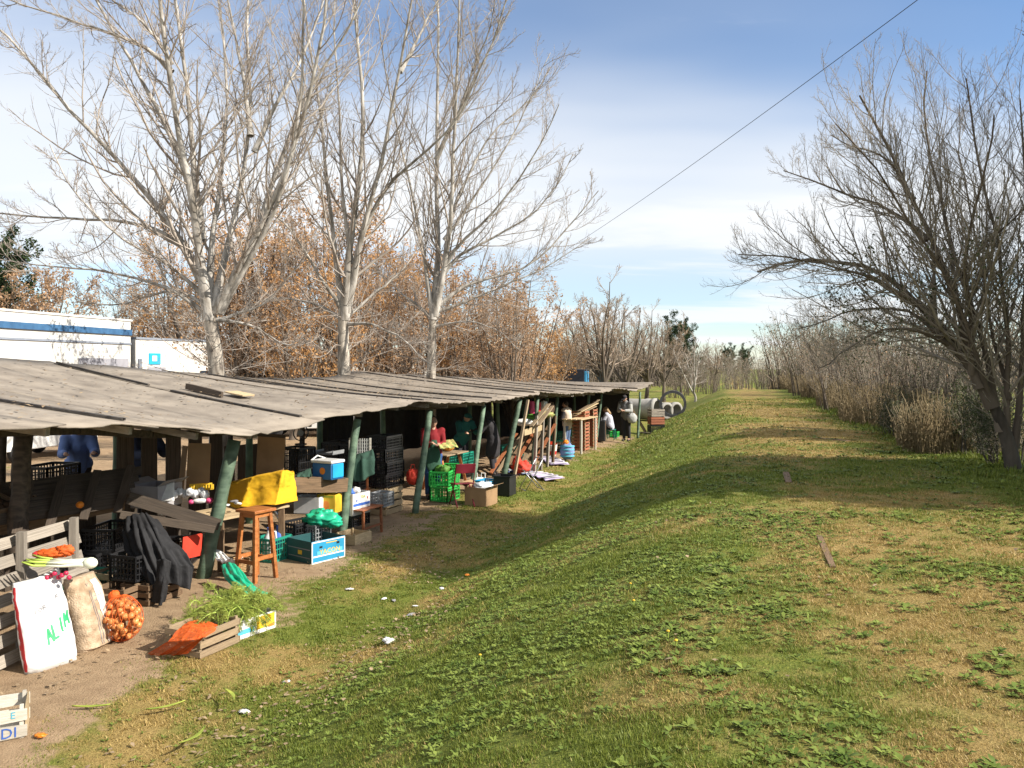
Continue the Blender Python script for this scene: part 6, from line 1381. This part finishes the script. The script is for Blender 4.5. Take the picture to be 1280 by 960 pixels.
# ------------------------------------------------------------------ litter and bits in the grass
def litter_bit(name, label, px, py, size, mat, seed, z=0.0, flat=.35):
    g = G(px, py, z); g.z = gz(g.x, g.y)
    for _ in range(4): g = G(px, py, gz(g.x, g.y))
    t = thing(name, label, 'litter', g + Vector((0, 0, .012)), seed); lump('scrap', t, (0, 0, size * .15), (size, size * .62, size * .16), mat, seed, 22, 12, .65, 2.6); return t
for i, (px, py, s, m, lab) in enumerate([(486, 804, .095, 'paper', 'largest crumpled white paper bag on the grass, in the middle foreground'), (437, 738, .05, 'paper', 'white scrap of paper on the grass nearest the blue box'), (480, 750, .045, 'paper', 'white scrap of paper, left of a close pair in the grass'), (492, 752, .04, 'card_grey', 'grey scrap of paper, right of a close pair in the grass'),
        (519, 759, .035, 'paper', 'small white scrap just right of the close pair of scraps'), (514, 770, .06, 'card_grey', 'crumpled grey-white wrapper above the largest paper bag'), (552, 737, .045, 'paper', 'white paper twist standing in the grass'), (305, 892, .05, 'paper', 'white scrap in the grass at the bottom left'), (358, 854, .035, 'paper', 'little white scrap left of the leaf pile'),
        (584, 720, .05, 'print_orange', 'orange scrap in the grass below the cardboard box'), (50, 922, .05, 'fruit_orange', 'orange peel on the bare soil by the corner crate')]): litter_bit('paper_scrap', lab, px, py, s, m, 200 + i)
for i, (px, py, a, lab) in enumerate([(113, 888, .1, 'long green leek leaf lying on the bare soil'), (208, 888, .6, 'long green leek leaf lying on the grass edge'), (290, 872, 2.2, 'curled dark green leaf in the grass'), (246, 925, 1.3, 'green leaf blades sticking up at the bottom left')]):
    g = G(px, py); t = thing('leek_leaf', lab, 'leaf', g + Vector((0, 0, .015)), a); mb = MB(); mb.grid(lambda u, v: ((u - .5) * .30, (v - .5) * .035 * (1 - abs(u - .5) * 1.5) + .04 * (u - .5) ** 2 * (i + 1), .012 + .02 * abs(v - .5) + .03 * (u - .5) ** 2), 10, 3); mb.build('blade', MATS['fennel_green'], t, True, solid=.002)
def sleeper(label, a, b, w):
    A_ = G(*a, 1.2); B_ = G(*b, 1.2); A_.z = gz(A_.x, A_.y) - .005; B_.z = gz(B_.x, B_.y) - .005; t = thing('old_timber', label, 'timber', A_); board(t, A_, A_, B_, w, .045, 'wood_mid', 'timber', (1, 0, 0))
sleeper('weathered timber half sunk in the path, nearest', (1024, 670), (1041, 706), .05); sleeper('dark flat timber lying across the path, farther away', (1016, 548), (1060, 553), .16); sleeper('grey stub of timber in the shadow on the path', (982, 590), (986, 603), .09)
for i, (px, py) in enumerate([(788, 738), (792, 760), (600, 828), (845, 812), (835, 800)]):
    g = G(px, py, 1.0)
    for _ in range(6): g = G(px, py, gz(g.x, g.y))
    t = thing('dandelion', 'yellow dandelion flower in the green slope', 'flower', g, 0, 'dandelions'); MB().tube([(0, 0, 0), (.005, 0, .05)], .003, 5).build('stalk', MATS['leek_green'], t); MB().lathe([(.001, .05), (.010, .052), (.012, .056), (.006, .061), (.001, .062)], 10).build('bloom', MATS['print_yellow'], t, True)
# ------------------------------------------------------------------ people
paint('skin', (0.50, 0.29, 0.20), 0.55, 6, 0); paint('hair_dark', (0.03, 0.02, 0.015), 0.6, 12, .3); paint('hair_fair', (0.30, 0.19, 0.09), 0.6, 12, .3); paint('shirt_red', (0.26, 0.012, 0.018), 0.85); paint('apron_green', (0.04, 0.11, 0.07), 0.85)
paint('coat_dark', (0.035, 0.032, 0.036), 0.9, 9, .2); paint('vest_cream', (0.55, 0.46, 0.38), 0.85); paint('hoodie_pale', (0.52, 0.53, 0.62), 0.85); paint('jacket_grey', (0.20, 0.20, 0.20), 0.85); paint('sleeve_pale', (0.42, 0.42, 0.40), 0.85); paint('trouser_dark', (0.035, 0.033, 0.04), 0.9)
paint('shirt_blue', (0.12, 0.19, 0.42), 0.85); paint('shirt_navy', (0.04, 0.055, 0.11), 0.85); paint('shirt_teal', (0.02, 0.12, 0.11), 0.85); paint('shoe', (0.04, 0.032, 0.028), 0.6); paint('jeans', (0.09, 0.14, 0.25), 0.9, 14, .2); paint('jeans_blue', (0.035, 0.09, 0.26), 0.9, 14, .2)
def capsule(mb, a, b, ra, rb, n=12):
    a = Vector(a); b = Vector(b); d = (b - a)
    if d.length < 1e-4: d = Vector((0, 0, 1e-3))
    q = d.normalized(); pts = []; rad = []
    for t in (-.98, -.8, -.45, 0): pts.append(a + q * ra * t); rad.append(ra * math.sqrt(max(.02, 1 - t * t)))
    for t in (0, .45, .8, .98): pts.append(b + q * rb * t); rad.append(rb * math.sqrt(max(.02, 1 - t * t)))
    mb.tube(pts, rad, n)
def flesh(name, caps, ells, mat, parent, vox=.012, smooth=6):
    """one continuous surface grown over tapered limbs and ellipsoids"""
    mb = MB()
    for c in caps: capsule(mb, *c)
    for (c, r) in ells: mb.ell(c, r, 16, 10)
    o = mb.build(name, MATS[mat], parent, True)
    q = o.modifiers.new('skin', 'REMESH'); q.mode = 'VOXEL'; q.voxel_size = vox; q.use_smooth_shade = True
    q = o.modifiers.new('soft', 'SMOOTH'); q.iterations = smooth; q.factor = .5
    return o
def person(label, loc, rz, J, top, bottom, shoe='shoe', hair='hair_dark', long_hair=False, hood=False, cap_=None, sleeve=None, skirt=0.0, scale=1.0, bulk=1.0, extra=None, coat_len=0.0):
    """J: joints in the person's own space, x to the person's right?, y forward is the facing direction"""
    t = thing('person', label, 'person', loc, rz); t.scale = (scale,) * 3
    V = {k: Vector(v) for k, v in J.items()}
    hd, nk, chv, pv = V['head'], V['neck'], V['chest'], V['pelvis']; f = V['face'].normalized(); side = Vector((1, 0, 0)); upv = (hd - nk).normalized()
    caps = [(nk, hd - upv * .03, .055, .06), (pv, chv, .12, .13), (chv, nk, .12, .06)]
    ells = [(hd, (.076, .094, .112)), (hd + f * .035 - upv * .055, (.052, .055, .055))]
    caps += [(hd + f * .088 + upv * .01, hd + f * .112 - upv * .02, .010, .016)]                         # nose
    for s in (-1, 1):
        caps.append((hd + side * s * .076 - upv * .0 - f * .01, hd + side * s * .082 - upv * .03 - f * .005, .016, .012))
        S_ = 'L' if s < 0 else 'R'; sh, el, wr = V['sh' + S_], V['el' + S_], V['wr' + S_]; hp, kn, an = V['hip' + S_], V['kn' + S_], V['an' + S_]; toe = V.get('toe' + S_, an + Vector((0, .14, -.06)))
        caps += [(chv + (sh - chv) * .6, sh, .075, .062), (sh, el, .050, .040), (el, wr, .040, .028), (hp, kn, .085, .058), (kn, an, .058, .038), (an, toe, .04, .032)]
        d = (wr - el).normalized(); u = d.cross(side).normalized(); w = d.cross(u)
        hand = wr + d * .06; caps.append((wr, wr + d * .085, .028, .030))
        for k in range(4): b_ = wr + d * .085 + w * (.030 - .020 * k); caps.append((b_, b_ + d * (.036 if k not in (0, 3) else .03) + u * .010, .0105, .009)); m_ = b_ + d * .036 + u * .010; caps.append((m_, m_ + d * .022 + u * .024, .009, .008))
        caps.append((wr + d * .03 + w * .030, wr + d * .065 + w * .058 + u * .02, .013, .010))
    flesh('body', caps, ells, 'skin', t, .0095, 3)
    for s in (-1, 1): MB().ell(hd + f * .083 + side * s * .032 + upv * .012, (.012, .008, .008), 8, 6).build('eye', MATS['hair_dark'], t, True)
    g = .022 * bulk
    tc = [(pv - Vector((0, 0, .02)), chv, .135 + g, .145 + g), (chv, nk - upv * .03, .13 + g, .07 + g)]
    sc__ = []
    for S_ in 'LR':
        sh, el, wr = V['sh' + S_], V['el' + S_], V['wr' + S_]; tc += [(chv + (sh - chv) * .5, sh, .085 + g, .068 + g)]
        (sc__ if sleeve else tc).extend([(sh, el, .060 + g, .050 + g), (el, wr, .050 + g, .036 + g * .7)])
        if coat_len: tc += [(V['hip' + S_], V['hip' + S_].lerp(V['kn' + S_], coat_len), .125 + g, .13 + g)]
    tc += [(V['hipL'] + Vector((0, 0, .08)), V['hipR'] + Vector((0, 0, .08)), .105 + g, .105 + g)]
    flesh('jacket' if (hood or coat_len) else 'top', tc, [], top, t, .014, 5)
    if sleeve: flesh('sleeves', sc__, [], sleeve, t, .014, 4)
    bc_ = [(V['hipL'], V['hipR'], .115, .115)]
    for S_ in 'LR': bc_ += [(V['hip' + S_], V['kn' + S_], .105, .075), (V['kn' + S_], V['an' + S_] + Vector((0, 0, .03)), .075, .060)]
    flesh('trousers', bc_, [], bottom, t, .014, 4)
    for S_ in 'LR':
        an = V['an' + S_]; toe = V.get('toe' + S_, an + Vector((0, .14, -.06))); flesh('shoe', [(an - Vector((0, .03, .035)), toe, .045, .042), (an, an + Vector((0, 0, -.03)), .045, .05)], [], shoe, t, .012, 3)
    if hood: flesh('hood', [(nk - f * .03, hd - f * .02 + upv * .0, .12, .125)], [(hd - f * .025 + upv * .02, (.105, .112, .125))], top, t, .014, 4)
    else:
        hc = [(hd - f * .02 + upv * .02, (.086, .098, .112))]; cc = []
        if long_hair: cc = [(hd - f * .04, nk - f * .075 - upv * .04, .085, .075)]
        flesh('hair', cc, [(hd - f * .028 + upv * .028, (.082, .090, .100))], hair, t, .012, 3)
    if cap_:
        flesh('cap', [], [(hd + upv * .055, (.095, .105, .072))], cap_, t, .012, 3); MB().poly([tuple(hd + upv * .05 + f * .06 + side * .08), tuple(hd + upv * .05 + f * .06 - side * .08), tuple(hd + upv * .035 + f * .18 - side * .06), tuple(hd + upv * .035 + f * .18 + side * .06)], .012).build('peak', MATS[cap_], t)
    return t
def stand(lean=0.0, arms=None, turn=0.0, stride=.0, look=-.1):
    """upright figure facing +y, 1.70 m; lean bends the trunk forward"""
    c, s = math.cos(lean), math.sin(lean)
    def tr(x, h): return (x, s * h, .92 + c * h)
    J = dict(pelvis=(0, 0, .92), chest=tr(0, .34), neck=tr(0, .55), head=(0, s * .68 + .03, .92 + c * .67), face=(0, 1, look - .3 * lean), shL=tr(-.185, .48), shR=tr(.185, .48), hipL=(-.09, 0, .88), hipR=(.09, 0, .88), knL=(-.10, .03 + stride, .48), knR=(.10, .03 - stride, .48), anL=(-.10, -.02 + stride, .085), anR=(.10, -.02 - stride * 1.3, .085))
    sl, sr = Vector(J['shL']), Vector(J['shR'])
    J.update(elL=tuple(sl + Vector((-.06, .02, -.28))), elR=tuple(sr + Vector((.06, .02, -.28))), wrL=tuple(sl + Vector((-.06, .12, -.50))), wrR=tuple(sr + Vector((.06, .12, -.50))))
    if arms:
        for k, v in arms.items(): J[k] = tuple((sl if k.endswith('L') else sr) + Vector(v))
    return J
REACH = dict(elL=(-.05, .16, -.22), wrL=(-.02, .38, -.20), elR=(.05, .16, -.22), wrR=(.02, .38, -.20))
FOLD = dict(elL=(-.05, .05, -.27), wrL=(.10, .22, -.26), elR=(.05, .05, -.27), wrR=(-.10, .22, -.24))
def gp(px, py, dD=0.0): g = G(px, py); return Vector((g.x * (g.y + dD) / g.y, g.y + dD, 0))
person('person in a red top, green apron and jeans standing by the third green post', gp(541, 632, .9), R(-165), stand(.05, dict(elL=(-.03, .05, -.27), wrL=(.08, .2, -.26), elR=(.03, .05, -.27), wrR=(-.08, .2, -.24))), 'shirt_red', 'jeans_blue', scale=1.04, bulk=.2)
ap = flesh('apron', [], [((0, .115, 1.14), (.085, .05, .22)), ((0, .105, .86), (.15, .05, .28)), ((0, .10, .72), (.16, .045, .20))], 'apron_green', bpy.data.objects['person'], .014, 3)
person('person in a long dark hooded coat leaning over the table of goods', gp(617, 594), R(75), stand(.28, REACH), 'coat_dark', 'trouser_dark', hood=True, coat_len=.75, bulk=1.5)
person('person in a cream waistcoat with dark sleeves and jeans at the fifth stall', gp(709, 566), R(60), stand(.06, FOLD), 'vest_cream', 'jeans', sleeve='coat_dark', hair='hair_dark', bulk=1.2)
J = stand(.25, dict(elL=(-.06, .12, -.24), wrL=(.02, .32, -.30), elR=(.06, .12, -.24), wrR=(-.02, .32, -.30)))
for k in J:
    if k in ('pelvis', 'chest', 'neck', 'head', 'shL', 'shR', 'elL', 'elR', 'wrL', 'wrR', 'hipL', 'hipR'): J[k] = (J[k][0], J[k][1], J[k][2] - .42)
J.update(knL=(-.13, .42, .50), knR=(.13, .42, .50), anL=(-.13, .40, .085), anR=(.13, .40, .085))
sp = gp(763, 549)
person('fair-haired person in a pale lilac hoodie sitting at the far stall', sp, R(70), J, 'hoodie_pale', 'trouser_dark', hair='hair_fair', long_hair=True, bulk=1.4)
sst = thing('stool', 'low green plastic stool under the seated person', 'stool', sp, R(70)); MB().box((0, -.02, .375), (.34, .34, .03)).build('seat', MATS['plastic_teal'], sst, bevel=.01)
for sx in (-1, 1):
    for sy in (-1, 1): MB().bar((sx * .13, sy * .13 - .02, .36), (sx * .17, sy * .17 - .02, 0), .035).build('leg', MATS['plastic_teal'], sst)
person('person in a grey jacket and dark cap standing bowed at the far stall', gp(783, 551), R(150), stand(.22, FOLD, look=-.5), 'jacket_grey', 'trouser_dark', cap_='coat_dark', sleeve='sleeve_pale', scale=1.04, bulk=1.3)
wbag = thing('carrier_bag', 'pale carrier bag hanging from the arm of the person in the grey jacket', 'bag', gp(789, 551) + Vector((0, -.22, .78))); lump('bag', wbag, (0, 0, .10), (.19, .13, .20), 'sleeve_pale', 3, 22, 14, .2); MB().tube([(-.06, 0, .25), (0, 0, .36), (.06, 0, .25)], .012, 6).build('handle', MATS['sleeve_pale'], wbag)
pa = person('person in a mid-blue shirt with a dark strap, seen under the nearest roof', (W(98, 0, 14.6).x, 14.6, 0), R(-150), stand(.30, REACH), 'shirt_blue', 'trouser_dark', scale=1.10, bulk=1.3)
MB().tube([(-.17, -.02, 1.47), (-.10, -.08, 1.30), (.02, -.15, 1.10), (.12, -.16, .95)], .03, 8).build('strap', MATS['coat_dark'], pa, True)
person('person in a navy top bending down, seen under the nearest roof', (W(170, 0, 14.2).x, 14.2, 0), R(-120), stand(.42, REACH), 'shirt_navy', 'trouser_dark', scale=1.14, bulk=1.5)
person('person in a dark teal top bending behind the table of goods', (W(577, 0, 21.0).x, 21.0, 0), R(-150), stand(.45, REACH), 'shirt_teal', 'trouser_dark', cap_='shirt_teal', bulk=1.3)
